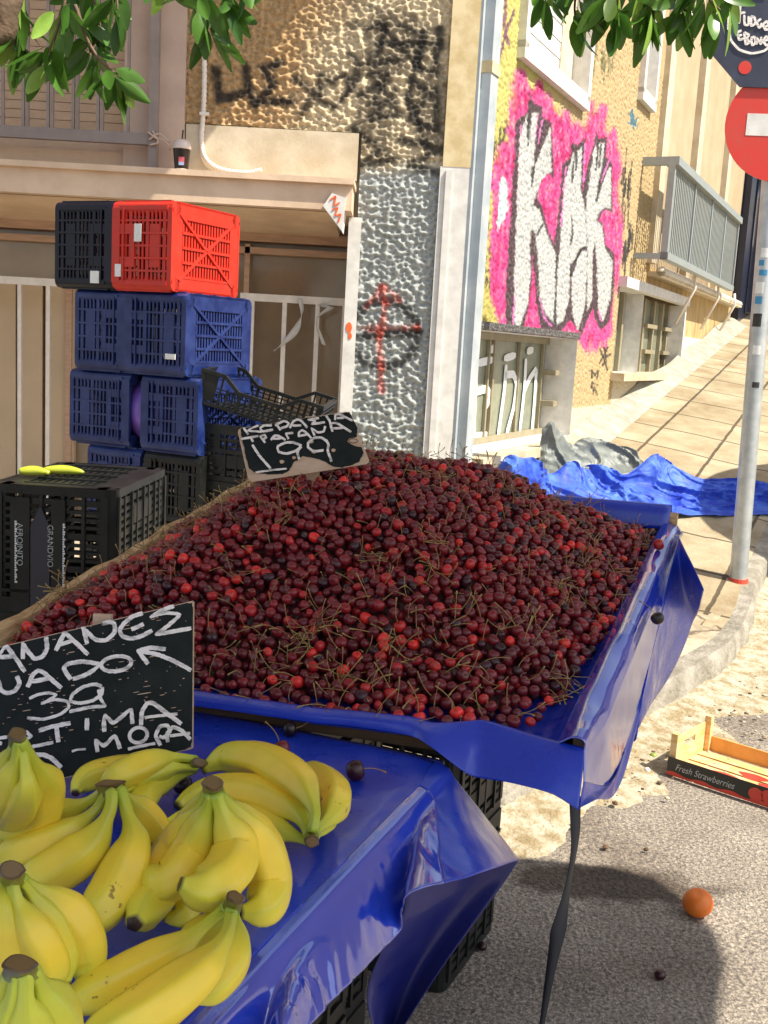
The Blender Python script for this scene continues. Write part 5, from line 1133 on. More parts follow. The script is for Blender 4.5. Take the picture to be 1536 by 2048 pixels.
bulge = .007 * np.clip(vnoise(np.stack([vv * 11 + np.zeros((150, 90)), np.zeros((150, 90))], -1), 71), -1, .5) * rim
dr = np.clip((np.arange(90) - 64) / 26., 0, 1)[None, :]
fold = .005 * dr * vnoise(np.stack([vv * 9 - dr * 2, dr * 1.2 + np.zeros((150, 1))], -1), 73) + .0006 * fbm(Gq * 14, 75)
Gq = Gq + nrm * (bulge + fold)[..., None]
cpart(MB().sheet(Gq[:, :66], .0012), 'right_drape', M['pvc_gloss'], smooth=True); cpart(MB().sheet(Gq[:, 65:], .0012), 'flared_edge', M['pvc'], smooth=True)
lipT = [(20, 1330), (230, 1362), (390, 1388), (600, 1418), (707, 1428), (815, 1440), (862, 1452), (930, 1450), (969, 1449), (1047, 1472), (1120, 1492), (1168, 1503)]
lipB = [(20, 1358), (230, 1392), (390, 1412), (600, 1441), (707, 1452), (815, 1470), (862, 1494), (925, 1542), (958, 1555), (1030, 1567), (1100, 1586), (1156, 1620)]
rows = []
for i, (a, b) in enumerate(zip(lipT, lipB)):
    p = on_pl(*a, tp(0, 0, .004), en); f = sstep(4.5, 7, i); q = on_y(*b, p[1] - .012 - .035 * f)
    inn_ = p + ev * .035 - en * .015; rows.append([inn_, p + ev * .010 - en * .001, p, p * .75 + q * .25 + np.array((0, -.006, 0)), p * .4 + q * .6 + np.array((0, -.004, 0)), q])
Gq = surf(np.array(rows), 120, 40); Gq[..., 1] += .004 * fbm(Gq * 14, 83)
cpart(MB().sheet(Gq, .0012), 'front_lip', M['pvc'], smooth=True)
# back flap over the back board
Gq = np.array([[tp(u, VL - .01, .0), tp(u, VL + .005, .036), tp(u, VL + .03, .03), tp(u, VL + .04, -.12)] for u in np.linspace(.015, .5, 8)])
cpart(MB().sheet(surf(Gq, 30, 16), .0012), 'back_flap', M['pvc'], smooth=True)
# torn dark strip hanging from the near corner
P = cat(np.array([on_y(a, b, y) for a, b, y in ((1150, 1592, 1.275), (1151, 1680, 1.27), (1139, 1760, 1.265), (1124, 1830, 1.26), (1113, 1880, 1.255), (1098, 1960, 1.25), (1082, 2060, 1.25))]), 60)
wv = np.interp(np.linspace(0, 1, 60), [0, .12, .3, .45, .6, .75, 1], [.0075, .009, .0075, .0095, .0105, .007, .003])[:, None]; tw = (.25 + .7 * np.sin(np.linspace(0, 5.5, 60)))[:, None]
sd = np.concatenate([np.cos(tw), np.sin(tw), 0 * tw], 1)
cpart(MB().sheet(np.stack([P - sd * wv, P + np.array((0, -.0004, 0)), P + sd * wv], 1), .0012), 'torn_strip', mat('black_strip', (.015, .018, .028), .6), smooth=True)
# crates that carry the tray
def column(px, py, gz_, topz, n, lab, group, L_=.50, W_=.34, dxx=0.):
    p = on_z(px, py, gz_); c = p - EX * L_ / 2 + EY * W_ / 2; hh = (topz - gz_) / n
    for k in range(n): crate('black', M['c_black'], (L_, W_, round(hh - .002, 4)), 'harvest_crate', lab[k], (c[0], c[1], gz_ + k * hh + .001), np.stack([EX, EY, UP], 1), group)
pq = on_z(885, 1992, 0.); cxy = pq - EX * .25 + EY * .17; dd = (cxy - TA); uv = t_uv(np.array((cxy[0], cxy[1], 1.05)))
ztop = float(tp(uv[0], min(uv[1], VL))[2]) - .10
column(885, 1992, 0., ztop, 3, ['bottom black crate on the road under the cherry tray', 'middle black crate of the column under the cherry tray', 'top black crate of the column under the cherry tray'], 'crates carrying the stall')
# second, hidden support at the front
c2 = tp(.55, .25, 0)
for k in range(3): crate('black', M['c_black'], (.50, .34, .29), 'harvest_crate', ['lowest crate hidden under the front of the cherry tray', 'middle crate hidden under the front of the cherry tray', 'highest crate hidden under the front of the cherry tray'][k], (c2[0] - .1, c2[1] + .05, k * .291 + .001), np.stack([EX, EY, UP], 1), 'crates carrying the stall')

# ------------------------------------------------------------------ banana table
e0 = on_z(400, 2048, T); e1_ = on_z(900, 1523, T); td = (e1_ - e0); td /= np.linalg.norm(td); tn = np.array([td[1], -td[0], 0.])
LT = np.linalg.norm(e1_ - e0); near = e0 - td * .55
TAB = thing('banana_table', 'low board table under the blue plastic sheet, carrying the bananas', 'table', near)
mb = MB(); Mt = np.stack([td, tn, UP], 1); mid = near + td * (LT + .50) / 2 - tn * .55
mb.box(np.array((mid[0], mid[1], T - .022)), (LT + .50, 1.02, .022), Mt); mb.build('table_top', M['wood_dark'], TAB, origin=near)
SH_ = thing('table_sheet', 'glossy blue plastic sheet spread under the bananas, folded down at its corner', 'plastic sheet', near)
def spart(mb, n, m, **k): return mb.build(n, m, SH_, origin=near, **k)
LS = LT + .55
Gq = []
for u in np.linspace(0, 1, 30):
    row = []
    for w_ in (1.1, .8, .5, .25, .10, .04, .012): p = near + td * (LS * u) - tn * w_; row.append(p + UP * (-.001 if w_ > .02 else -.005))
    Gq.append(row)
Gq = surf(np.array(Gq), 110, 70); Gq[..., 2] += .0035 * fbm(Gq[..., :2] * 9, 91) * np.clip((T + .001 - .0 - Gq[..., 2]) * 0 + 1, 0, 1)
spart(MB().sheet(Gq, -.0012), 'table_cover', M['pvc'], smooth=True)
rows = []
tip = on_y(1038, 1720, e1_[1] + .05)
spec = [(-.55 / LT, None), (-.3 / LT, None), (0., None), (.2, (540, 2130)), (.35, (612, 2056)), (.5, (668, 2000)), (.62, (735, 1932)), (.74, (800, 1862)), (.80, (818, 1793)), (.88, (900, 1765)), (.95, (985, 1738)), (1.0, (1038, 1720))]
for t_, b_ in spec:
    E_ = e0 + td * (LT * t_); a0_ = E_ - tn * .014 - UP * .006; a1_ = E_ - tn * .002 - UP * .010; a2_ = E_ + tn * .008 - UP * .022
    if b_ is None: B_ = E_ + tn * .045 - UP * .30
    else:
        wv_ = .045 if t_ <= .75 else .045 + (t_ - .75) * .28; B_ = on_pl(*b_, E_ + tn * wv_, tn)
    if t_ >= .999: B_ = tip
    if t_ > .9: a0_ = E_ - tn * .02 - UP * .005 - td * .0
    rows.append([a0_, a1_, a2_, a2_ * .7 + B_ * .3, a2_ * .35 + B_ * .65, B_])
Gq = np.array(rows); A_ = np.stack([cat(Gq[:, j], 190) for j in range(6)], 1); Gq = np.stack([cat(A_[i], 60) for i in range(190)])
dr = np.clip((np.arange(60) / 59 * 5 - 1.6) / 3.4, 0, 1)[None, :]; uu = np.linspace(0, 1, 190)[:, None]
nrm = np.cross(np.gradient(Gq, axis=0), np.gradient(Gq, axis=1)); nrm /= np.linalg.norm(nrm, axis=2)[..., None] + 1e-9
if nrm.mean((0, 1)) @ tn < 0: nrm = -nrm
fold = .0045 * dr * vnoise(np.stack([uu * 22 - dr * 5, dr * 1.2 + 0 * uu], -1), 95) + .002 * dr * vnoise(np.stack([uu * 60 - dr * 9, dr * 1.5 + 0 * uu], -1), 97) + .0006 * fbm(Gq * 18, 99)
Gq = Gq + nrm * (fold * (1 - .85 * sstep(.78, .88, uu)))[..., None]
ks = int(190 * .805)
spart(MB().sheet(Gq[:ks + 1], .0012), 'side_drape', M['pvc_gloss'], smooth=True); spart(MB().sheet(Gq[ks:], .0012), 'corner_flap', M['pvc'], smooth=True)
yF = e1_[1]
L1 = [(812, 1770), (806, 1830), (765, 1900), (735, 1985), (750, 2075)]; R1 = [(1037, 1721), (1008, 1765), (940, 1858), (880, 1940), (795, 2070)]
Gq = np.array([[on_y(a[0], a[1], yF + .02), on_y((a[0] + b[0]) / 2 + 6, (a[1] + b[1]) / 2, yF + .055 + .01 * i), on_y(b[0], b[1], yF + .05)] for i, (a, b) in enumerate(zip(L1, R1))])
spart(MB().sheet(surf(Gq, 50, 24), .0012), 'inner_flap', M['pvc_shaded'], smooth=True)
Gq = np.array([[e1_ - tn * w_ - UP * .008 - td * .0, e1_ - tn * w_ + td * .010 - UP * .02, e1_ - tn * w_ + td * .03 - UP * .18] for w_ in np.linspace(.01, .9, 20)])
spart(MB().sheet(surf(Gq, 50, 20), .0012), 'far_drape', M['pvc_shaded'], smooth=True)
p = on_y(836, 1777, yF - .09); 
pk = on_z(690, 2030, .60) ; cxy = near + td * (.55 + LT * .60) - tn * .34
for k in range(3): crate('black', M['c_black'], (.50, .34, round((T - .034) / 3 - .002, 4)), 'harvest_crate', ['lowest black crate under the banana table', 'middle black crate under the banana table', 'black crate right under the banana table board'][k], (cxy[0], cxy[1], k * (T - .034) / 3 + .001), np.stack([tn, td, UP], 1), 'crates carrying the stall')

# ------------------------------------------------------------------ cherries
CH_R = .0084
def UL(v): return ub[0][0] + (ub[2][0] - ub[0][0]) * (v - ub[0][1]) / (ub[2][1] - ub[0][1]) - .016
def pile(u, v):
    top = .208 - .075 * sstep(.50, .10, u)
    a = smin(.62 * np.clip(u - .022 - .042 * sstep(.5, .0, v / VL), 0, None), np.where(u < UL(v), .024 + .66 * np.clip(UL(v) - u, 0, None), 0.), .05)
    b = smin(.44 * np.clip(v - .004 - .010 * sstep(.3, .0, u), 0, None), .80 * np.clip(VL - .02 - v, 0, None) + .010, .06)
    h = smin(smin(a, b, .05), top, .05)
    bump = .010 * vnoise(np.stack([u * 9, v * 9], -1), 101) + .006 * vnoise(np.stack([u * 22, v * 22], -1), 103)
    return np.clip(h + bump * np.clip(h / .03, 0, 1), 0, None)
def pal(n):
    k = RNG.uniform(0, 1, n); dark = np.array((.085, .008, .013)); mid_ = np.array((.26, .015, .021)); br = np.array((.78, .035, .028)); blk = np.array((.045, .010, .016))
    c = dark + (mid_ - dark) * RNG.uniform(0, 1, (n, 1)); c[k > .955] = br * RNG.uniform(.7, 1.1, (int((k > .955).sum()), 1)); c[(k > .84) & (k <= .955)] = np.array((.46, .020, .022)); c[k < .06] = blk
    return c
M['cherry'] = mat('cherry_skin', (.1, .01, .01), .33, attr='Col', var=.34, vscale=120, spec=.5, coat=.07, coatr=.15)
M['stem'] = mat('dry_cherry_stem', (.38, .28, .10), .7, vscale=25, col2=(.27, .14, .05))
def cherry_geo(nr, ns):
    th = np.linspace(0, math.pi, nr); rr = 1 - .26 * np.exp(-(th / .42) ** 2) - .07 * np.exp(-((math.pi - th) / .4) ** 2); ph = np.arange(ns) * 2 * math.pi / ns
    V = [(0, 0, rr[0] * .98)]; 
    for i in range(1, nr - 1): V += [(rr[i] * math.sin(th[i]) * math.cos(p), rr[i] * math.sin(th[i]) * math.sin(p) * .95, rr[i] * math.cos(th[i])) for p in ph]
    V.append((0, 0, -rr[-1])); V = np.array(V); ph_ = np.arctan2(V[:, 1], V[:, 0]); rs_ = np.hypot(V[:, 0], V[:, 1]); V[:, 2] += .13 * rs_ ** 2 * np.abs(np.cos(ph_)) * (V[:, 2] > 0); V[:, 1] *= .93; V[:, 0] *= 1.05; Fc = []
    for j in range(ns): Fc.append((0, 1 + j, 1 + (j + 1) % ns))
    for i in range(nr - 3):
        for j in range(ns): a = 1 + i * ns + j; b = 1 + i * ns + (j + 1) % ns; Fc.append((a, a + ns, b + ns, b))
    k = len(V) - 1; o_ = 1 + (nr - 3) * ns
    for j in range(ns): Fc.append((o_ + j, k, o_ + (j + 1) % ns))
    return V, Fc
def rot_to(d):
    z = d / np.linalg.norm(d); x = np.cross((0.3, 1, .2), z); x /= np.linalg.norm(x); return np.stack([x, np.cross(z, x), z], 1)
def stem_pts(base, d, L_, n=6, bend=.5):
    d = d / np.linalg.norm(d); sd = RNG.normal(0, 1, 3); sd -= d * (sd @ d); sd /= np.linalg.norm(sd) + 1e-9; t_ = np.linspace(0, 1, n)[:, None]
    return base + d * L_ * t_ + sd * bend * L_ * t_ ** 2 * .6
# dart throwing on the pile surface
def darts(md, tries, cover=lambda u, v: True):
    cell = md; gridd = {}; out = []
    for _ in range(tries):
        u = RNG.uniform(.02, UW - .02); v = RNG.uniform(.0, VL - .0)
        i, j = int(u / cell), int(v / cell); ok = True
        for a in (-1, 0, 1):
            for b in (-1, 0, 1):
                for (x, y) in gridd.get((i + a, j + b), ()):
                    if (x - u) ** 2 + (y - v) ** 2 < md * md: ok = False; break
                if not ok: break
            if not ok: break
        if ok: gridd.setdefault((i, j), []).append((u, v)); out.append((u, v))
    return np.array(out)
L1_ = darts(.0136, 80000); h1 = pile(L1_[:, 0], L1_[:, 1]); keep = h1 > .004; L1_, h1 = L1_[keep], h1[keep]
L2_ = darts(.0155, 40000); h2_ = pile(L2_[:, 0], L2_[:, 1]); keep = h2_ > .019; L2_, h2_ = L2_[keep], h2_[keep]
def normal_at(u, v):
    e = .012; du = (pile(u + e, v) - pile(u - e, v)) / (2 * e); dv = (pile(u, v + e) - pile(u, v - e)) / (2 * e); n_ = en - np.outer(du, eu) - np.outer(dv, ev); return n_ / np.linalg.norm(n_, axis=1)[:, None]
n1 = normal_at(L1_[:, 0], L1_[:, 1])
P1 = TA + L1_[:, :1] * eu + L1_[:, 1:] * ev + (h1 - .012)[:, None] * en + n1 * RNG.uniform(-.0045, .0055, (len(h1), 1))
P1 += np.maximum(0, (CH_R * .9 - .019) - ((P1 - TA) @ en))[:, None] * en
P2 = TA + L2_[:, :1] * eu + L2_[:, 1:] * ev + (h2_ - .0145 - .014)[:, None] * en
px, py = proj(P1); dist = np.linalg.norm(P1 - CAM, axis=1)
vis = (px > 15) & (px < 1330) & (py > 900) & (py < 1500)
vis &= ~((px < 395) & (py > 1292 - (px) * .23)); order = np.where(vis)[0]; order = order[np.argsort(dist[order])]
# drop ones in front of which another cherry stands is left to chance; the 300 nearest become objects
solo = set(order[:300].tolist())
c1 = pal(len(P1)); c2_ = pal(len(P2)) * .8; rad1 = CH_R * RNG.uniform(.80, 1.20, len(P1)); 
V0, F0 = cherry_geo(8, 12); F0n = F0
mbh = MB()
ax1 = n1 * .8 + RNG.normal(0, .75, n1.shape)
for i in range(len(P1)):
    if i in solo: continue
    mbh.add(P1[i] + (V0 * rad1[i] * RNG.uniform(.88, 1.10, 3)) @ rot_to(ax1[i]).T, F0, 0, c1[i])
V6, F6 = cherry_geo(6, 8)
for i in range(len(P2)): mbh.add(P2[i] + (V6 * CH_R) @ rot_to(RNG.normal(0, 1, 3) + en).T, F6, 0, c2_[i])
# dark body below the top layers
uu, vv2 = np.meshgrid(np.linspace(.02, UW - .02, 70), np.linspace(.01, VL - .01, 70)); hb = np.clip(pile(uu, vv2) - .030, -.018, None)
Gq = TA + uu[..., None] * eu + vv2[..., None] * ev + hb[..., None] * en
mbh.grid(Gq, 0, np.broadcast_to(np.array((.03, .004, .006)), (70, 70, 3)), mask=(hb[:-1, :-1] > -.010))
# stems lying over the heap, partly in tangled tufts
ns_ = 0
for i in range(len(P1)):
    if i in solo or RNG.uniform() > .42: continue
    d = ax1[i] / np.linalg.norm(ax1[i]); 
    if d @ n1[i] < -.1: continue
    mbh.tube(stem_pts(P1[i] + d * rad1[i] * .72, d + .25 * n1[i] + RNG.normal(0, .35, 3), RNG.uniform(.016, .036)), [.0006, .0005, .0005, .0005, .0006, .0010], 4, 1); ns_ += 1
tufts = order[RNG.integers(0, len(order), 60)]
for i in tufts:
    c = P1[i] + n1[i] * .012; k = RNG.integers(3, 9)
    for _ in range(k):
        d = RNG.normal(0, 1, 3); d -= n1[i] * (d @ n1[i]) * .8; d += n1[i] * .25
        mbh.tube(stem_pts(c + RNG.normal(0, .003, 3), d, RNG.uniform(.025, .045), bend=.8), [.0006, .0006, .0006, .0006, .0006, .0012], 4, 1)
HEAP = mbh.build('cherry_heap', [M['cherry'], M['stem']], origin=TA, smooth=True, attr=True); tag(HEAP, kind='stuff')
# single cherries at the near side of the heap
protos = []; V1, F1 = cherry_geo(12, 18)
for k in range(14):
    c = pal(1)[0] if k > 2 else np.array(((.48, .02, .018), (.27, .012, .018), (.10, .008, .012))[k])
    b = MB().add(V1 * CH_R, F1, 0, c).build('cherry', M['cherry'], smooth=True, attr=True); me_ = b.data; bpy.data.objects.remove(b)
    P = stem_pts(np.array((0, 0, .0066)), np.array((RNG.normal(0, .3), RNG.normal(0, .3), 1.)), .036, 8, .9); s_ = MB().tube(P, [.0008, .0006, .0006, .0006, .0006, .0006, .0008, .0012], 6).build('stem', M['stem'], smooth=True); sm2 = s_.data; bpy.data.objects.remove(s_)
    protos.append((me_, sm2))
GC = 'cherries along the near edge of the heap'
for i in sorted(solo):
    k = int(RNG.choice(14, p=np.array([.03, .09, .08] + [.8 / 11] * 11))); d = ax1[i] / np.linalg.norm(ax1[i]); o = bpy.data.objects.new('cherry', protos[k][0]); COL.objects.link(o)
    q = np.eye(4); q[:3, :3] = rot_to(d) * (rad1[i] / CH_R); q[:3, 3] = P1[i]; o.matrix_world = Matrix(q.tolist())
    tag(o, 'glossy dark red cherry along the near edge of the heap', 'cherry', GC)
    if d @ n1[i] > -.05 and RNG.uniform() < .62:
        s_ = bpy.data.objects.new('stem', protos[int(RNG.integers(14))][1]); COL.objects.link(s_); s_.parent = o
def loose(px_, py_, pt, lb, col_, r=.0115, ax=(0, 0, 1), stem=True):
    b = MB().add(V1 * r, F1, 0, col_).build('cherry', M['cherry'], smooth=True, attr=True); q = np.eye(4); q[:3, :3] = rot_to(np.array(ax, float)); q[:3, 3] = pt; b.matrix_world = Matrix(q.tolist()); tag(b, lb, 'cherry')
    if stem: MB().tube(stem_pts(np.array((0, 0, r * .72)), np.array((.1, .2, 1.)), .03, 8, .8), [.0008, .0006, .0006, .0006, .0006, .0006, .0008, .0016], 6).build('stem', M['stem'], b, smooth=True)
zt3 = T + .0105
loose(0, 0, on_z(711, 1541, T + .011), 'single dark cherry lying on the blue sheet right of the bananas', (.035, .005, .010), .0125, (1, .1, .25))
loose(0, 0, on_z(563, 1496, T + .009), 'small red cherry with an upright stem behind the curved bananas', (.16, .012, .014), .0105, (-.5, .3, 1))
loose(0, 0, on_z(580, 1459, T + .008), 'shrivelled black cherry in the shade under the tray lip', (.012, .004, .006), .010, (1, .3, .2))
loose(0, 0, on_z(365, 1569, T + .010), 'dark cherry half hidden between the banana bunches', (.02, .005, .010), .0115, (0, .3, 1), False)
pr = on_pl(1310, 1236, tp(-.030, 0), OH)
loose(0, 0, pr + OH * .004, 'black shrivelled cherry hanging by its stem over the tray rim', (.012, .006, .006), .0105, (-.6, 0, .8))
pr = tp(.012, VL * .80, .027); loose(0, 0, pr, 'bright red cherry resting on the padded rim of the tray', (.45, .02, .015), .0105, (1, 0, .4), False)
# ------------------------------------------------------------------ bananas
def banana_mat():
    m, t, b = new_mat('banana_peel'); L = t.links
    tc = t.nodes.new('ShaderNodeTexCoord'); a = t.nodes.new('ShaderNodeAttribute'); a.attribute_name = 'Col'
    n = t.nodes.new('ShaderNodeTexNoise'); n.inputs['Scale'].default_value = 14; n.inputs['Detail'].default_value = 5; L.new(tc.outputs['Object'], n.inputs['Vector'])
    h = t.nodes.new('ShaderNodeHueSaturation'); mr = t.nodes.new('ShaderNodeMapRange'); mr.inputs['From Min'].default_value = .3; mr.inputs['From Max'].default_value = .7; mr.inputs['To Min'].default_value = .86; mr.inputs['To Max'].default_value = 1.1
    L.new(n.outputs['Fac'], mr.inputs['Value']); L.new(mr.outputs[0], h.inputs['Value']); L.new(a.outputs['Color'], h.inputs['Color'])
    n2 = t.nodes.new('ShaderNodeTexNoise'); n2.inputs['Scale'].default_value = 150; n2.inputs['Detail'].default_value = 2; L.new(tc.outputs['Object'], n2.inputs['Vector'])
    n3 = t.nodes.new('ShaderNodeTexNoise'); n3.inputs['Scale'].default_value = 16; n3.inputs['Detail'].default_value = 2; L.new(tc.outputs['Object'], n3.inputs['Vector'])
    ml = t.nodes.new('ShaderNodeMath'); ml.operation = 'MULTIPLY'; L.new(n2.outputs['Fac'], ml.inputs[0]); L.new(n3.outputs['Fac'], ml.inputs[1])
    r = t.nodes.new('ShaderNodeValToRGB'); r.color_ramp.elements[0].position = .415; r.color_ramp.elements[1].position = .455; r.color_ramp.elements[0].color = (0, 0, 0, 1); r.color_ramp.elements[1].color = (.75, .75, .75, 1); L.new(ml.outputs[0], r.inputs[0])
    mx = t.nodes.new('ShaderNodeMixRGB'); L.new(r.outputs[0], mx.inputs[0]); L.new(h.outputs[0], mx.inputs[1]); mx.inputs[2].default_value = (.16, .075, .02, 1)
    L.new(mx.outputs[0], b.inputs['Base Color']); b.inputs['Roughness'].default_value = .36; b.inputs['Specular IOR Level'].default_value = .45
    b.inputs['Subsurface Weight'].default_value = .0
    n4 = t.nodes.new('ShaderNodeTexNoise'); n4.inputs['Scale'].default_value = 60; n4.inputs['Detail'].default_value = 4; L.new(tc.outputs['Object'], n4.inputs['Vector'])
    bp = t.nodes.new('ShaderNodeBump'); bp.inputs['Strength'].default_value = .12; bp.inputs['Distance'].default_value = .002; L.new(n4.outputs['Fac'], bp.inputs['Height']); L.new(bp.outputs[0], b.inputs['Normal'])
    return m
M['banana'] = banana_mat()
M['crown'] = mat('dried_banana_crown', (.20, .11, .045), .8, vscale=40, col2=(.07, .035, .015), bump=.5, bscale=120, bdist=.003)
def zb(p, o=(0, 1200), s=2.194): return (p[0] / s + o[0], p[1] / s + o[1])
BUN = 0
def banana(root, org, pts, R, green=.25, neck=.23, tipvis=True, blunt=False, seed=0):
    """pts: (zoom px, zoom py, height of the axis above the table) from the stem end to the tip"""
    P = np.array([on_z(*zb((a, b)), T + h) for a, b, h in pts]); 
    d = np.linalg.norm(np.diff(P, axis=0), axis=1); n = 44
    Q = cat(P, 160); sl = np.concatenate([[0], np.cumsum(np.linalg.norm(np.diff(Q, axis=0), axis=1))]); sl /= sl[-1]
    t_ = np.linspace(0, 1, n); t_ = np.concatenate([t_, [1.0]])[:n]; Q = np.stack([np.interp(t_, sl, Q[:, k]) for k in range(3)], 1)
    prof = np.interp(t_, [0, neck * .55, neck, neck + .10, neck + .22, .6, .80, .90, .955, .985, 1.], [.27, .25, .32, .66, .92, 1.0, .93, .72, .38, .23, .20])
    if blunt: prof = np.interp(t_, [0, .05, neck, .5, .85, .95, .985, 1.], [.28, .30, .70, 1, .90, .58, .26, .20])
    k = 5; prof = np.convolve(np.pad(prof, 2, mode='edge'), np.ones(k) / k, 'valid')
    ang = np.arange(26) * 2 * math.pi / 26; sq = 1.0 + .15 * (np.abs(np.cos(2.5 * ang + seed)) ** 4 - .4) + .02 * np.cos(3 * ang + seed)
    ye = np.array((.95, .67, .05)); gr = np.array((.33, .45, .04)); yg = np.array((.70, .72, .07)); br = np.array((.055, .032, .018)); 
    c = np.zeros((n, 3))
    for i, t in enumerate(t_):
        g = max(0, 1 - t / (neck + .06 + .5 * green)) ** .8; q = max(0, (t - .68) / .32) * .85
        x = ye * (1 - g) + gr * g; x = x * (1 - q) + yg * q; x = x * (1 - .5 * green) + yg * .5 * green
        if t > .984: x = br
        c[i] = x
    mb = MB(); mb.tube(Q, prof * R * .93, 26, 0, c, sq=sq)
    V = np.array(mb.v); V += .0007 * fbm(V * 40, 131 + seed)[:, None]; mb.v = list(map(tuple, V))
    # faint lengthwise colour ridges of the peel
    C = np.array(mb.c); rid = np.tile(np.abs(np.cos(2.5 * ang + seed)) ** 10, n)[:, None]; C = C * (1 - .16 * rid * np.array((1, .7, 1))); C[:, 0] *= 1 + .04 * vnoise(V * 25, 7 + seed); mb.c = list(map(tuple, C))
    return mb.build('banana', M['banana'], root, origin=org, smooth=True, attr=True), Q
def bunch(label, crown, bans, cr=.011, crown_dir=(0, 0, 1), gcol=.3):
    global BUN
    C0 = on_z(*zb(crown[:2]), T + crown[2]); org = np.array((C0[0], C0[1], T))
    root = thing('banana_bunch', label, 'banana bunch', org, None, 'banana bunches on the blue sheet')
    starts = []
    for i, (pts, R, kw) in enumerate(bans):
        f0 = pts[0]; pts = [(f0[0] + (crown[0] - f0[0]) * .30, f0[1] + (crown[1] - f0[1]) * .30, f0[2] + (crown[2] - f0[2]) * .30)] + pts
        BUN += 1; o_, Q = banana(root, org, pts, R, seed=BUN, **kw)
        if not kw.get('loose'): starts.append(Q[1])
    if starts:
        st = np.array(starts); axis_ = C0 - st.mean(0); axis_ /= np.linalg.norm(axis_); mb = MB()
        sp = st - st.mean(0); u_ = np.array((1., 0, 0)) if abs(axis_[0]) < .8 else np.array((.3, 1., .3)); u_ -= axis_ * (u_ @ axis_); u_ /= np.linalg.norm(u_); v_ = np.cross(axis_, u_)
        wdt = max(.0075, .5 * np.ptp(sp @ u_) + .0035); cr = cr * .62; m0 = st.mean(0) - axis_ * .003 + u_ * (.5 * ((sp @ u_).max() + (sp @ u_).min())); Ln = np.linalg.norm(C0 - m0)
        G_ = []
        for f, sc_ in ((0, .75), (.12, 1.0), (.45, .92), (.8, .90), (.95, .98), (1.0, .80)):
            a_ = np.linspace(0, 2 * math.pi, 25); rr_ = 1 + .12 * vnoise(np.stack([np.cos(a_) * 2 + f, np.sin(a_) * 2 + BUN], -1), 17)
            G_.append([m0 + axis_ * Ln * (f + .05 * math.cos(3 * q)) + (u_ * math.cos(q) * wdt + v_ * math.sin(q) * cr) * sc_ * r_ for q, r_ in zip(a_, rr_)])
        G_ = np.array(G_); G_[:, -1] = G_[:, 0]; cc = np.array([(.20, .26, .03), (.20, .25, .03), (.20, .20, .035), (.19, .17, .04), (.12, .075, .03), (.09, .05, .025)])
        cc = np.repeat(cc[:, None], 25, 1) * (1 + .35 * vnoise(G_ * 220, 5)[..., None]); mb.grid(G_, col=cc); mb.add(G_[-1][:-1], [tuple(range(24))], 0, (.17, .105, .04))
        mb.build('crown', M['banana'], root, origin=org, smooth=True, auto=50, attr=True)
    return root
K = dict
bunch('yellow banana bunch at the left edge, crown up against the lower sign edge', (78, 585, .20), [
    ([(66, 625, .185), (40, 690, .165), (5, 790, .13), (-50, 880, .10)], .0165, K(green=.5)),
    ([(78, 630, .190), (68, 720, .17), (40, 830, .14), (-30, 930, .11)], .0175, K(green=.45)),
    ([(98, 628, .190), (150, 720, .165), (200, 820, .13), (180, 930, .10), (60, 1000, .08), (-30, 1030, .07)], .0190, K(green=.35)),
    ([(90, 630, .188), (110, 730, .17), (120, 830, .15), (60, 930, .11), (-30, 980, .09)], .0180, K(green=.4))])
bunch('large banana bunch fanned to the left from a flat green crown', (485, 800, .125), [
    ([(440, 850, .11), (380, 890, .10), (270, 940, .085), (110, 1010, .07), (-60, 1070, .06)], .0185, K(green=.45)),
    ([(458, 860, .112), (420, 920, .10), (300, 1020, .085), (140, 1090, .07), (-50, 1150, .055)], .0190, K(green=.45)),
    ([(490, 862, .118), (475, 940, .105), (390, 1080, .08), (230, 1190, .06), (60, 1255, .05)], .0220, K(green=.35)),
    ([(535, 850, .118), (560, 930, .105), (588, 1060, .085), (525, 1230, .06), (430, 1370, .045), (300, 1420, .04)], .0225, K(green=.25)),
    ([(545, 850, .105), (620, 930, .08), (690, 1040, .055), (690, 1120, .04)], .0165, K(green=.3))])
bunch('greenish banana bunch lying behind the price sign, brown crown to the right', (878, 712, .055), [
    ([(850, 700, .055), (760, 690, .06), (640, 720, .06), (520, 770, .055), (440, 830, .04)], .0185, K(green=.5)),
    ([(848, 735, .045), (760, 735, .05), (640, 760, .048), (560, 800, .04), (480, 860, .035)], .0175, K(green=1.)),
    ([(846, 752, .035), (740, 790, .032), (660, 830, .03), (620, 890, .026), (560, 930, .024)], .0170, K(green=.9)),
    ([(800, 700, .05), (600, 740, .045), (430, 770, .04), (350, 810, .035), (330, 850, .03)], .0185, K(green=.3))], cr=.009)
bunch('banana bunch with arched backs behind the others, brown crown at the front right', (1368, 1062, .040), [
    ([(1372, 1000, .050), (1378, 920, .062), (1310, 800, .068), (1150, 705, .064), (1000, 690, .054), (885, 745, .040)], .0225, K(green=.2, neck=.12)),
    ([(1352, 1020, .040), (1300, 930, .044), (1150, 850, .044), (980, 835, .036), (840, 870, .028), (775, 905, .024)], .0200, K(green=.25, neck=.12)),
    ([(1340, 1055, .026), (1270, 1030, .026), (1120, 970, .024), (960, 960, .022), (800, 970, .020), (720, 985, .018)], .0175, K(green=.35, neck=.12)),
    ([(1385, 1010, .040), (1440, 960, .040), (1475, 880, .040), (1440, 810, .036), (1370, 760, .03), (1300, 740, .028)], .0200, K(green=.3, neck=.14)),
    ([(1392, 1030, .026), (1420, 1010, .022), (1430, 960, .022), (1400, 880, .022), (1330, 820, .02)], .0165, K(green=.5))], cr=.010)
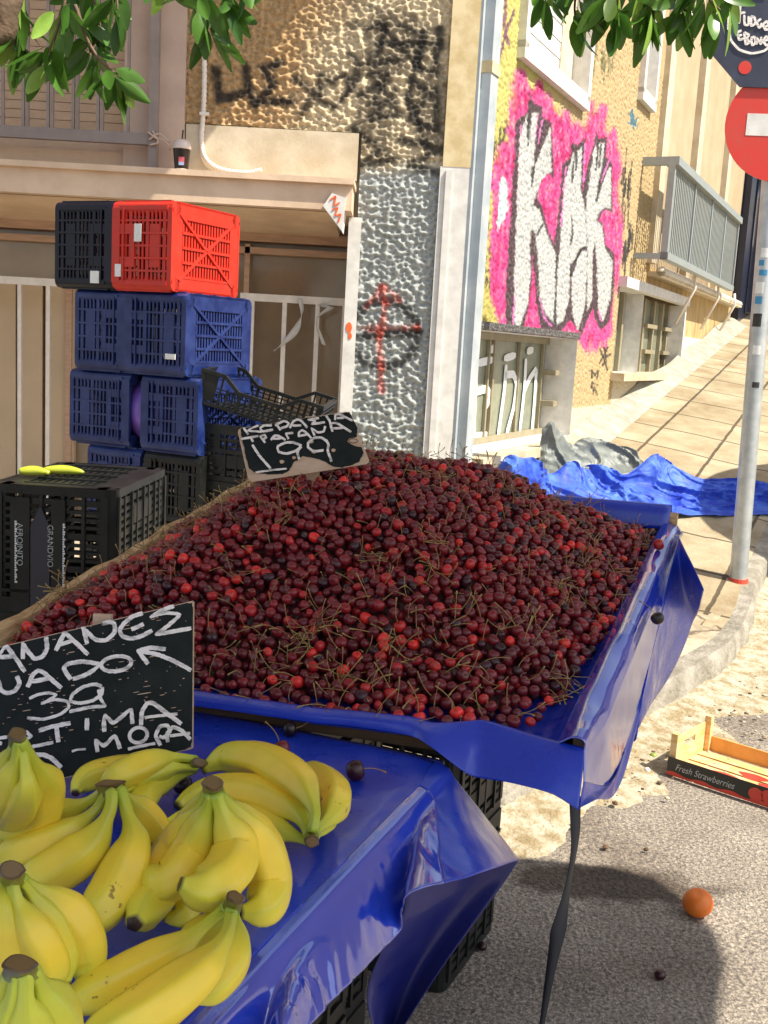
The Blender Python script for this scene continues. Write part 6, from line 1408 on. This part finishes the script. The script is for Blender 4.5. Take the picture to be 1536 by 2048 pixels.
bunch('upright banana bunch in the middle with tips curling toward the viewer', (930, 800, .150), [
    ([(905, 870, .128), (860, 950, .105), (790, 1060, .075), (730, 1140, .055), (690, 1200, .045), (630, 1170, .045)], .0190, K(green=.35)),
    ([(925, 875, .132), (900, 960, .11), (850, 1090, .08), (770, 1210, .065), (700, 1240, .06), (632, 1172, .065)], .0205, K(green=.4, neck=.14)),
    ([(955, 870, .134), (985, 960, .115), (1030, 1080, .090), (1000, 1200, .080), (890, 1270, .078), (785, 1245, .085)], .0225, K(green=.25, neck=.14)),
    ([(975, 865, .130), (1060, 960, .105), (1150, 1090, .075), (1190, 1240, .045), (1150, 1350, .034), (1050, 1370, .034)], .0220, K(green=.25, neck=.14)),
    ([(915, 860, .115), (850, 980, .085), (740, 1180, .055), (660, 1320, .045), (585, 1425, .045)], .0225, K(green=.15, blunt=True)),
    ([(940, 870, .115), (930, 1000, .08), (880, 1200, .04), (800, 1380, .026), (720, 1395, .024)], .0175, K(green=.7))])
bunch('banana bunch at the lower left with a torn brown crown', (55, 1180, .150), [
    ([(100, 1240, .130), (150, 1310, .115), (215, 1430, .09), (270, 1570, .065), (290, 1690, .05)], .0160, K(green=.75)),
    ([(108, 1235, .128), (230, 1320, .105), (330, 1440, .08), (375, 1580, .055), (370, 1700, .04)], .0195, K(green=.25)),
    ([(55, 1235, .135), (75, 1330, .12), (130, 1450, .10), (200, 1580, .075), (240, 1720, .05)], .0190, K(green=.25)),
    ([(25, 1235, .130), (10, 1330, .12), (20, 1450, .10), (60, 1600, .075), (80, 1720, .06)], .0180, K(green=.3)),
    ([(5, 1230, .130), (-40, 1330, .115), (-60, 1480, .09)], .0170, K(green=.4))])
bunch('green-stemmed banana bunch cut off by the bottom left corner', (92, 1592, .185), [
    ([(40, 1640, .172), (5, 1740, .155), (-40, 1880, .12)], .0165, K(green=1.)),
    ([(78, 1655, .175), (60, 1760, .16), (40, 1900, .13), (10, 2050, .1)], .0170, K(green=1.)),
    ([(112, 1655, .176), (110, 1770, .16), (120, 1920, .13), (110, 2080, .1)], .0175, K(green=1.)),
    ([(150, 1640, .175), (190, 1730, .155), (240, 1850, .13), (290, 1980, .1)], .0180, K(green=.9))], cr=.010)
bunch('pair of long yellow bananas with a third behind, nearest the front edge', (1035, 1300, .085), [
    ([(975, 1365, .068), (900, 1430, .062), (760, 1545, .050), (560, 1660, .042), (390, 1735, .038), (252, 1790, .036)], .0195, K(green=.35)),
    ([(1010, 1385, .072), (990, 1480, .070), (900, 1610, .062), (750, 1740, .055), (600, 1840, .05), (440, 1930, .045), (300, 2010, .04)], .0215, K(green=.2)),
    ([(1030, 1385, .060), (1045, 1470, .052), (1015, 1580, .040), (940, 1680, .030), (850, 1760, .024)], .0170, K(green=.45)),
    ([(1000, 1375, .055), (960, 1420, .045), (880, 1470, .034), (780, 1500, .026)], .0150, K(green=.6))], cr=.010)

# ------------------------------------------------------------------ price boards
def zmap(o, s): return lambda a, b: (o[0] + a / s, o[1] + b / s)
def board(name, label, corners, p0, nrm, th, base_m, strokes, zf, wd, face=None, origin=None):
    c = [on_pl(*q, p0, nrm) for q in corners]; org = np.mean(c, 0) if origin is None else origin
    root = thing(name, label, 'price sign', org)
    rc = []
    n_ = len(c)
    for i in range(n_):   # slightly rounded corners
        a, b, d = c[i - 1], c[i], c[(i + 1) % n_]; r = .007
        for t in (0, .5, 1): p = b + (a - b) / np.linalg.norm(a - b) * r * (1 - t) ** 1.6 + (d - b) / np.linalg.norm(d - b) * r * t ** 1.6; rc.append(p)
    bo = MB().prism(rc, nrm, th).build('board', base_m, root, origin=org)
    lift = 0.
    if face is not None:
        Q = np.array(face, float); out = []
        for i in range(len(Q)):
            a, b = Q[i], Q[(i + 1) % len(Q)]; m = max(1, int(np.linalg.norm(b - a) / 18)); out += [a + (b - a) * j / m for j in range(m)]
        out = np.array(out); out += 5 * np.stack([vnoise(out * .06, 3), vnoise(out * .06, 8)], -1) + 3 * np.stack([vnoise(out * .22, 5), vnoise(out * .22, 9)], -1)
        MB().prism([on_pl(*zf(*q), p0 + nrm * .0012, nrm) for q in out], nrm, .001).build('black_face', M['chalk_black'], bo, origin=org); lift = .0014
    mb = MB()
    for st in strokes:
        w_ = wd
        if isinstance(st[0], float): w_, st = wd * st[0], st[1]
        Pk = np.array([on_pl(*zf(*q), p0, nrm) for q in st]); tg = np.gradient(Pk, axis=0); tg /= np.linalg.norm(tg, axis=1)[:, None] + 1e-9; sdv = np.cross(nrm, tg)
        for of_, ws_ in ((-.27, .50), (.29, .44), (0., .16)): ribbon(mb, Pk + sdv * of_ * w_, nrm, w_ * ws_, lift=lift + .0012, jit=.30); lift += .000006
    mb.build('chalk_lettering', M['chalk'], bo, origin=org)
    return root, org, bo
def ell(cx_, cy_, rx, ry, rot=0., a0=0., a1=6.5, n=16):
    t = np.linspace(a0, a1, n); x = np.cos(t) * rx; y = np.sin(t) * ry; return [(cx_ + a * math.cos(rot) - b * math.sin(rot), cy_ + a * math.sin(rot) + b * math.cos(rot)) for a, b in zip(x, y)]
nb = np.array((.10, -.93, .30)); nb /= np.linalg.norm(nb); pb0 = on_y(250, 1390, 1.17)
ST = [[(-25, 500), (50, 385), (195, 590)], [(5, 478), (110, 470)], [(178, 492), (182, 365), (215, 430), (268, 492), (330, 475), (366, 410), (355, 322)], [(430, 428), (500, 285), (525, 310), (680, 458)], [(455, 385), (560, 350)],
      [(672, 375), (640, 245), (660, 275), (735, 345), (815, 350), (885, 285), (880, 220), (845, 207), (790, 222)], [(1098, 140), (1020, 165), (950, 220), (918, 275), (945, 320), (1010, 335), (1080, 320), (1172, 272)], [(1010, 265), (1060, 245), (1105, 222)],
      [(1338, 85), (1240, 120), (1152, 168), (1260, 135), (1388, 150), (1300, 230), (1195, 310), (1300, 285), (1470, 255)],
      [(1470, 580), (1400, 540), (1300, 490), (1190, 450), (1062, 432)], [(1275, 415), (1150, 405), (1060, 428), (1100, 480), (1140, 530)],
      [(-10, 655), (10, 730), (60, 755), (120, 735), (155, 680), (132, 622)], [(215, 708), (255, 610), (300, 578), (345, 600), (475, 715)], [(235, 665), (390, 640)],
      [(545, 650), (490, 560), (530, 525), (640, 510), (770, 530), (720, 580), (640, 622), (560, 645)], (0.9, ell(895, 528, 118, 58, -.14)),
      (.7, [(228, 795), (290, 765), (370, 750), (440, 765), (380, 805), (312, 835), (420, 800), (520, 815), (535, 860), (470, 915), (340, 955), (212, 942)]), (.8, [(785, 700), (720, 685), (640, 705), (560, 760), (540, 815), (620, 832), (720, 810), (785, 760), (790, 705)]), (.8, [(760, 725), (775, 800), (815, 852), (700, 860), (535, 895)]),
      [(300, 1042), (400, 1010), (545, 982)], [(438, 1012), (445, 1080), (452, 1130)], (.8, [(200, 1045), (245, 1085), (215, 1100)]), (.8, [(245, 1165), (320, 1150), (412, 1130)]), [(672, 945), (670, 1038)],
      [(805, 1050), (800, 985), (805, 920), (870, 985), (930, 940), (1010, 872), (1018, 990)], [(1085, 1000), (1090, 900), (1130, 830), (1180, 830), (1260, 890), (1395, 990)], (.7, [(1110, 940), (1240, 925), (1365, 912)]),
      (.5, [(555, 1200), (600, 1185), (662, 1182)]), [(752, 1205), (738, 1110), (800, 1160), (885, 1075), (925, 1180)], (.8, ell(1065, 1075, 70, 58, -.3)), (.7, [(985, 1182), (1080, 1160), (1195, 1138)]),
      (.9, [(1235, 1155), (1195, 1080), (1230, 1005), (1290, 1000), (1310, 1045), (1260, 1095), (1225, 1085)]), (.9, [(1290, 1130), (1285, 1060), (1330, 1010), (1400, 1040), (1465, 1110)]), (.7, [(1305, 1080), (1390, 1070), (1462, 1060)]),
      [(275, 1225), (340, 1225), (400, 1250), (475, 1325)], (.8, [(-20, 1100), (60, 1090)]), (.8, [(-20, 1130), (20, 1140)])]
fl = RNG.uniform(0, 1, (150, 2))
zf1 = zmap((0, 1190), 3.84)
root, org, bo = board('price_sign', 'large black price board with white Greek lettering and an arrow, standing in the bananas', [(-70, 1312), (386, 1203), (384, 1496), (-70, 1600)], pb0, nb, .011, M['chalk_black'], ST, zf1, 33 / 3.84 / F * 1.17)
mb = MB()
for a, b in fl:
    x = 20 + a * 1420; y = 330 - x * .20 + b * 900
    if y < 400 - x * .25 or y > 1400 - (x - 400) * .22: continue
    L_ = RNG.exponential(16) + 4; ribbon(mb, [on_pl(*zf1(x, y), pb0, nb), on_pl(*zf1(x + L_, y - L_ * .16), pb0, nb)], nb, RNG.uniform(.0005, .0011), lift=.0009)
mb.build('scratches', M['ply'], bo, origin=org)
mb = MB(); cs_ = [on_pl(*q, pb0, nb) for q in ((-70, 1312), (386, 1203), (384, 1496), (-70, 1600))]
for a, b in ((0, 1), (1, 2), (2, 3)): mb.bar(cs_[a] - nb * .0055, cs_[b] - nb * .0055, .0022, .0085, up=nb)
mb.build('bare_edge', M['ply'], bo, origin=org)
ps = on_y(190, 1500, 1.185); mb = MB(); mb.bar(ps + np.array((0, .028, .16)), np.array((ps[0], ps[1] + .010, T - .002)), .022, .008, up=(0, 1, 0)); mb.build('stake', M['ply'], root, origin=org)
nb2 = np.array((.05, -.985, .17)); nb2 /= np.linalg.norm(nb2); pc0 = on_y(610, 890, 1.80)
ST2 = [[(140, 285), (190, 355)], [(292, 262), (178, 315), (330, 328)], [(430, 262), (350, 262), (310, 290), (335, 325), (442, 305)], [(470, 240), (520, 312)], [(462, 262), (555, 215), (605, 240), (580, 275), (520, 292)], [(612, 290), (650, 220), (690, 200), (730, 212), (792, 285)], [(640, 265), (730, 262)],
       [(912, 188), (790, 205), (880, 218), (830, 250), (972, 230)], [(985, 165), (1020, 215), (1050, 325)], [(1075, 210), (1080, 150), (1120, 148), (1255, 215)], [(1095, 188), (1170, 185)],
       [(112, 402), (292, 372)], [(215, 388), (240, 432)], [(362, 440), (308, 372), (360, 360), (372, 388), (325, 408)], [(420, 412), (455, 368), (490, 365), (570, 412)], [(440, 400), (520, 395)], [(602, 402), (572, 345), (648, 340)], [(708, 382), (705, 335), (740, 310), (785, 340), (832, 392)], [(715, 368), (790, 355)],
       [(868, 370), (832, 285), (900, 335), (960, 325), (975, 268)], [(1050, 328), (1025, 245), (1090, 235), (1240, 330)], [(1050, 295), (1160, 288)],
       (1.1, [(230, 460), (300, 570), (420, 705)]), (.8, [(262, 742), (420, 720), (582, 704)]), (1.1, [(735, 470), (650, 435), (560, 440), (485, 480), (500, 535), (580, 552), (670, 525), (735, 480)]), (1.1, [(720, 480), (690, 540), (710, 610)]), (1.1, [(1000, 430), (940, 388), (860, 390), (800, 440), (800, 490), (860, 530), (960, 515)]), (1.1, [(985, 410), (1010, 460), (1000, 520), (1040, 632)])]
face = [(108, 292), (640, 205), (1222, 125), (1265, 200), (1305, 290), (1300, 375), (1225, 392), (1196, 420), (1240, 455), (1345, 485), (1368, 540), (1325, 630), (1240, 670), (1150, 690), (1060, 682), (960, 625), (890, 600), (750, 576), (650, 640), (612, 722), (540, 758), (400, 762), (250, 738), (195, 700), (160, 560), (130, 430)]
zf2 = zmap((460, 800), 5.12)
root, org, bo = board('price_sign', 'small chipped cherry price board with Greek lettering and 1 99, staked in the heap', [(474, 857), (700, 822), (741, 927), (498, 965)], pc0, nb2, .010, M['ply'], ST2, zf2, 23 / 5.12 / F * 1.8, face)
mb = MB()
for a, b, r in ((530, 632, 24), (1058, 515, 22), (860, 528, 26), (830, 425, 24), (655, 590, 20), (940, 520, 18)): mb.prism([on_pl(*zf2(a + math.cos(t) * r * (1 + .2 * math.sin(3 * t + a)), b + math.sin(t) * r * .8), pc0 + nb2 * .0034, nb2) for t in np.linspace(0, 6.28, 12)[:-1]], nb2, .001)
mb.build('chip', M['ply'], bo, origin=org)
mb = MB(); zk = zf2(1262, 420); mb.tube([on_pl(*zf2(1262 + math.cos(t) * 45, 418 + math.sin(t) * 22), pc0 + nb2 * .0012, nb2) for t in np.linspace(0, 6.28, 18)], .0006, 5); mb.build('wood_knot', M['wood_dark'], bo, origin=org)
ps = on_y(628, 948, 1.82); mb = MB(); mb.bar(ps + np.array((-.008, .006, .10)), ps + np.array((.006, .03, -.22)), .024, .008, up=(0, 1, 0)); mb.build('stake', M['ply'], root, origin=org)

# ------------------------------------------------------------------ trees: leafy limbs hanging into the top of the frame
M['leaf'] = mat('citrus_leaf', (.030, .095, .014), .30, attr='Col', var=.15, vscale=30, spec=.5, trans=.30)
M['bark'] = mat('street_tree_bark', (.20, .13, .085), .9, vscale=14, col2=(.12, .08, .05), bump=.6, bscale=50)
def leaf(mb, base, d, L_, W_, col):
    d = d / np.linalg.norm(d); sd = np.cross(d, RNG.normal(0, 1, 3)); sd /= np.linalg.norm(sd); nv = np.cross(sd, d); n = 7; G_ = []
    curl = RNG.uniform(-.25, .35); fo = RNG.uniform(.12, .4)
    for t in np.linspace(0, 1, n):
        wv_ = W_ / 2 * (math.sin(math.pi * min(1, t * .93 + .03)) ** .85) * (1 - .25 * t) + .0008; c = base + d * L_ * (t + .07) + nv * curl * L_ * t * t
        G_.append([c + sd * wv_ * k + nv * abs(k) * wv_ * fo for k in (-1, -.5, 0, .5, 1)])
    mb.grid(np.array(G_), 0, np.broadcast_to(col, (35, 3)))
    mb.tube([base, base + d * L_ * .08], .0009, 4, 0, np.array((.10, .14, .03)))
def tree(name, label, loc, trunk, limbs, clusters, dep, bright):
    root = thing(name, label, 'tree', loc); o3 = np.array(loc)
    mb = MB(); mb.tube(cat(np.array(trunk), 24), np.interp(np.linspace(0, 1, 24), [0, .1, 1], [.11, .085, .06]), 14); mb.build('trunk', M['bark'], root, origin=o3, smooth=True)
    for P_, r0_, r1_ in limbs: MB().tube(cat(np.array(P_), 30), np.linspace(r0_, r1_, 30), 8).build('branch', M['bark'], root, origin=o3, smooth=True)
    lf = MB(); tw = MB()
    for (tp_, nl, sz) in clusters:
        nl = max(3, int(nl * .95))
        Q = cat(np.array([on_y(a, b, dep + q) for a, b, q in tp_]), 40); tw.tube(Q, np.linspace(.005, .0022, 40), 6)
        for k in range(nl):
            f = RNG.uniform(.05, 1.) ** .8; i = int(f * 39); p = Q[i] + RNG.normal(0, .006, 3); d = np.array((RNG.normal(0, .5), RNG.normal(0, .5), -1.0 + RNG.normal(0, .35)))
            if k < 2: d = (Q[-1] - Q[-4]) / np.linalg.norm(Q[-1] - Q[-4]) + RNG.normal(0, .3, 3)
            g = RNG.uniform(0, 1); col = np.array((.040, .115, .016)) * (1 - g) + np.array((.10, .23, .03)) * g
            if RNG.uniform() < bright: col = np.array((.24, .40, .07))
            tw2 = p + d / np.linalg.norm(d) * RNG.uniform(.0, .03); leaf(lf, tw2, d, sz * RNG.uniform(.75, 1.15), sz * RNG.uniform(.36, .46), col)
    tw.build('twig', M['bark'], root, origin=o3, smooth=True)
    lf.build('crown', M['leaf'], root, origin=o3, smooth=True, attr=True); return root
dl = 2.75
A0 = on_y(0, 25, dl); 
tree('street_tree', 'street tree whose dark green leafy twigs hang in at the upper left', (-2.45, 2.3, float(g_side(-2.45, 2.3)) - .02), [(-2.45, 2.3, 0.05), (-2.42, 2.32, 1.2), (-2.4, 2.35, 2.3), (-2.2, 2.45, 3.0)],
     [([(-2.4, 2.36, 2.1), (-1.7, 2.6, 2.33), on_y(-60, 70, dl), on_y(15, 10, dl), on_y(60, -60, dl + .03), on_y(330, -160, dl)], .055, .018), ([(-2.2, 2.45, 2.95), (-1.2, 2.7, 2.75), on_y(200, -130, dl), on_y(380, -70, dl + .02), on_y(560, -80, dl)], .035, .008)],
     [([(60, -60, 0), (40, 0, .02), (25, 60, .03), (60, 110, .05)], 16, .098), ([(120, -70, 0), (130, 0, -.03), (110, 70, -.02), (90, 120, 0)], 20, .100), ([(160, -70, .02), (185, -10, .03), (200, 60, .04), (180, 100, .05)], 20, .098),
      ([(200, -90, -.04), (230, -20, -.05), (235, 20, -.05)], 12, .095), ([(150, 10, -.02), (180, 90, -.03), (215, 135, -.03), (240, 150, -.02)], 16, .092), ([(30, -60, .06), (20, 20, .07), (40, 80, .08)], 10, .095),
      ([(330, -110, 0), (335, -50, .02), (330, -5, .02)], 6, .095), ([(400, -75, 0), (395, -20, .0), (405, 25, .02), (410, 40, .02)], 15, .095), ([(440, -80, .03), (450, -25, .03), (445, 0, .03)], 8, .09), ([(540, -80, 0), (545, -40, 0), (553, -25, 0)], 4, .085), ([(480, -90, .0), (485, -60, 0)], 3, .085)], dl, .06)
dr_ = 2.62
tree('street_tree', 'street tree with bright green glossy leaves hanging in at the upper right', (3.5, -1.7, -.02), [(3.5, -1.7, -.02), (3.48, -1.68, 1.2), (3.42, -1.62, 2.4), (3.3, -1.5, 3.2)],
     [([(3.34, -1.55, 3.0), (3.0, -1.1, 3.7), (2.2, .6, 4.2), (1.6, 1.9, 3.8), on_y(1400, -330, dr_), on_y(1300, -130, dr_), on_y(1080, -112, dr_)], .05, .007)],
     [([(1090, -110, 0), (1095, -50, .02), (1090, -10, .02)], 8, .088), ([(1150, -110, .03), (1160, -50, .03), (1150, 5, .05), (1150, 40, .05)], 14, .094), ([(1220, -120, -.03), (1225, -50, -.03), (1235, 0, -.02), (1230, 20, 0)], 18, .098), ([(1290, -110, 0), (1290, -40, .02), (1300, 10, .02), (1310, 25, .04)], 18, .098),
      ([(1350, -120, .04), (1355, -50, .04), (1360, 10, .04), (1390, 30, .04)], 16, .092), ([(1410, -120, 0), (1405, -50, 0), (1420, 0, 0), (1440, 20, 0)], 16, .085), ([(1460, -130, .02), (1440, -60, .02), (1455, -10, .02)], 9, .08), ([(1180, -110, .08), (1200, -30, .08)], 9, .09), ([(1260, -110, .1), (1265, -20, .1)], 9, .09)], dr_, .22)
# ------------------------------------------------------------------ unseen parasol added beyond the right edge to cast the shade by the pole
pp = on_ground(1390, 968, g_side); pz_ = 2.5; hz_ = float(g_side(*pp[:2])); k_ = (pz_ - hz_)
pc_ = np.array((pp[0] + 1.42 + k_ * .68, pp[1] - .55 - k_ * .30, pz_)); PS = thing('shade_parasol', 'unseen parasol added beyond the right edge of the picture to cast shade by the pole', 'parasol', (pc_[0], pc_[1], float(g_road(pc_[0], pc_[1]))))
o3 = np.array((pc_[0], pc_[1], float(g_road(pc_[0], pc_[1]))))
rr_ = np.linspace(.0, 1.5, 8); a_ = np.linspace(0, 2 * math.pi, 41); Gq = np.stack([pc_[0] + rr_[:, None] * np.cos(a_), pc_[1] + rr_[:, None] * np.sin(a_), pz_ + .30 * (1 - rr_[:, None] / 1.5) + 0 * a_], -1)
MB().sheet(Gq, .003).build('parasol_cloth', M['awning'], PS, origin=o3, smooth=True); MB().tube([o3, pc_ + UP * .3], .02, 10).build('pole', M['galv'], PS, origin=o3)
MB().tube([o3, o3 + UP * .08], .22, 20).build('foot', M['concrete'], PS, origin=o3)
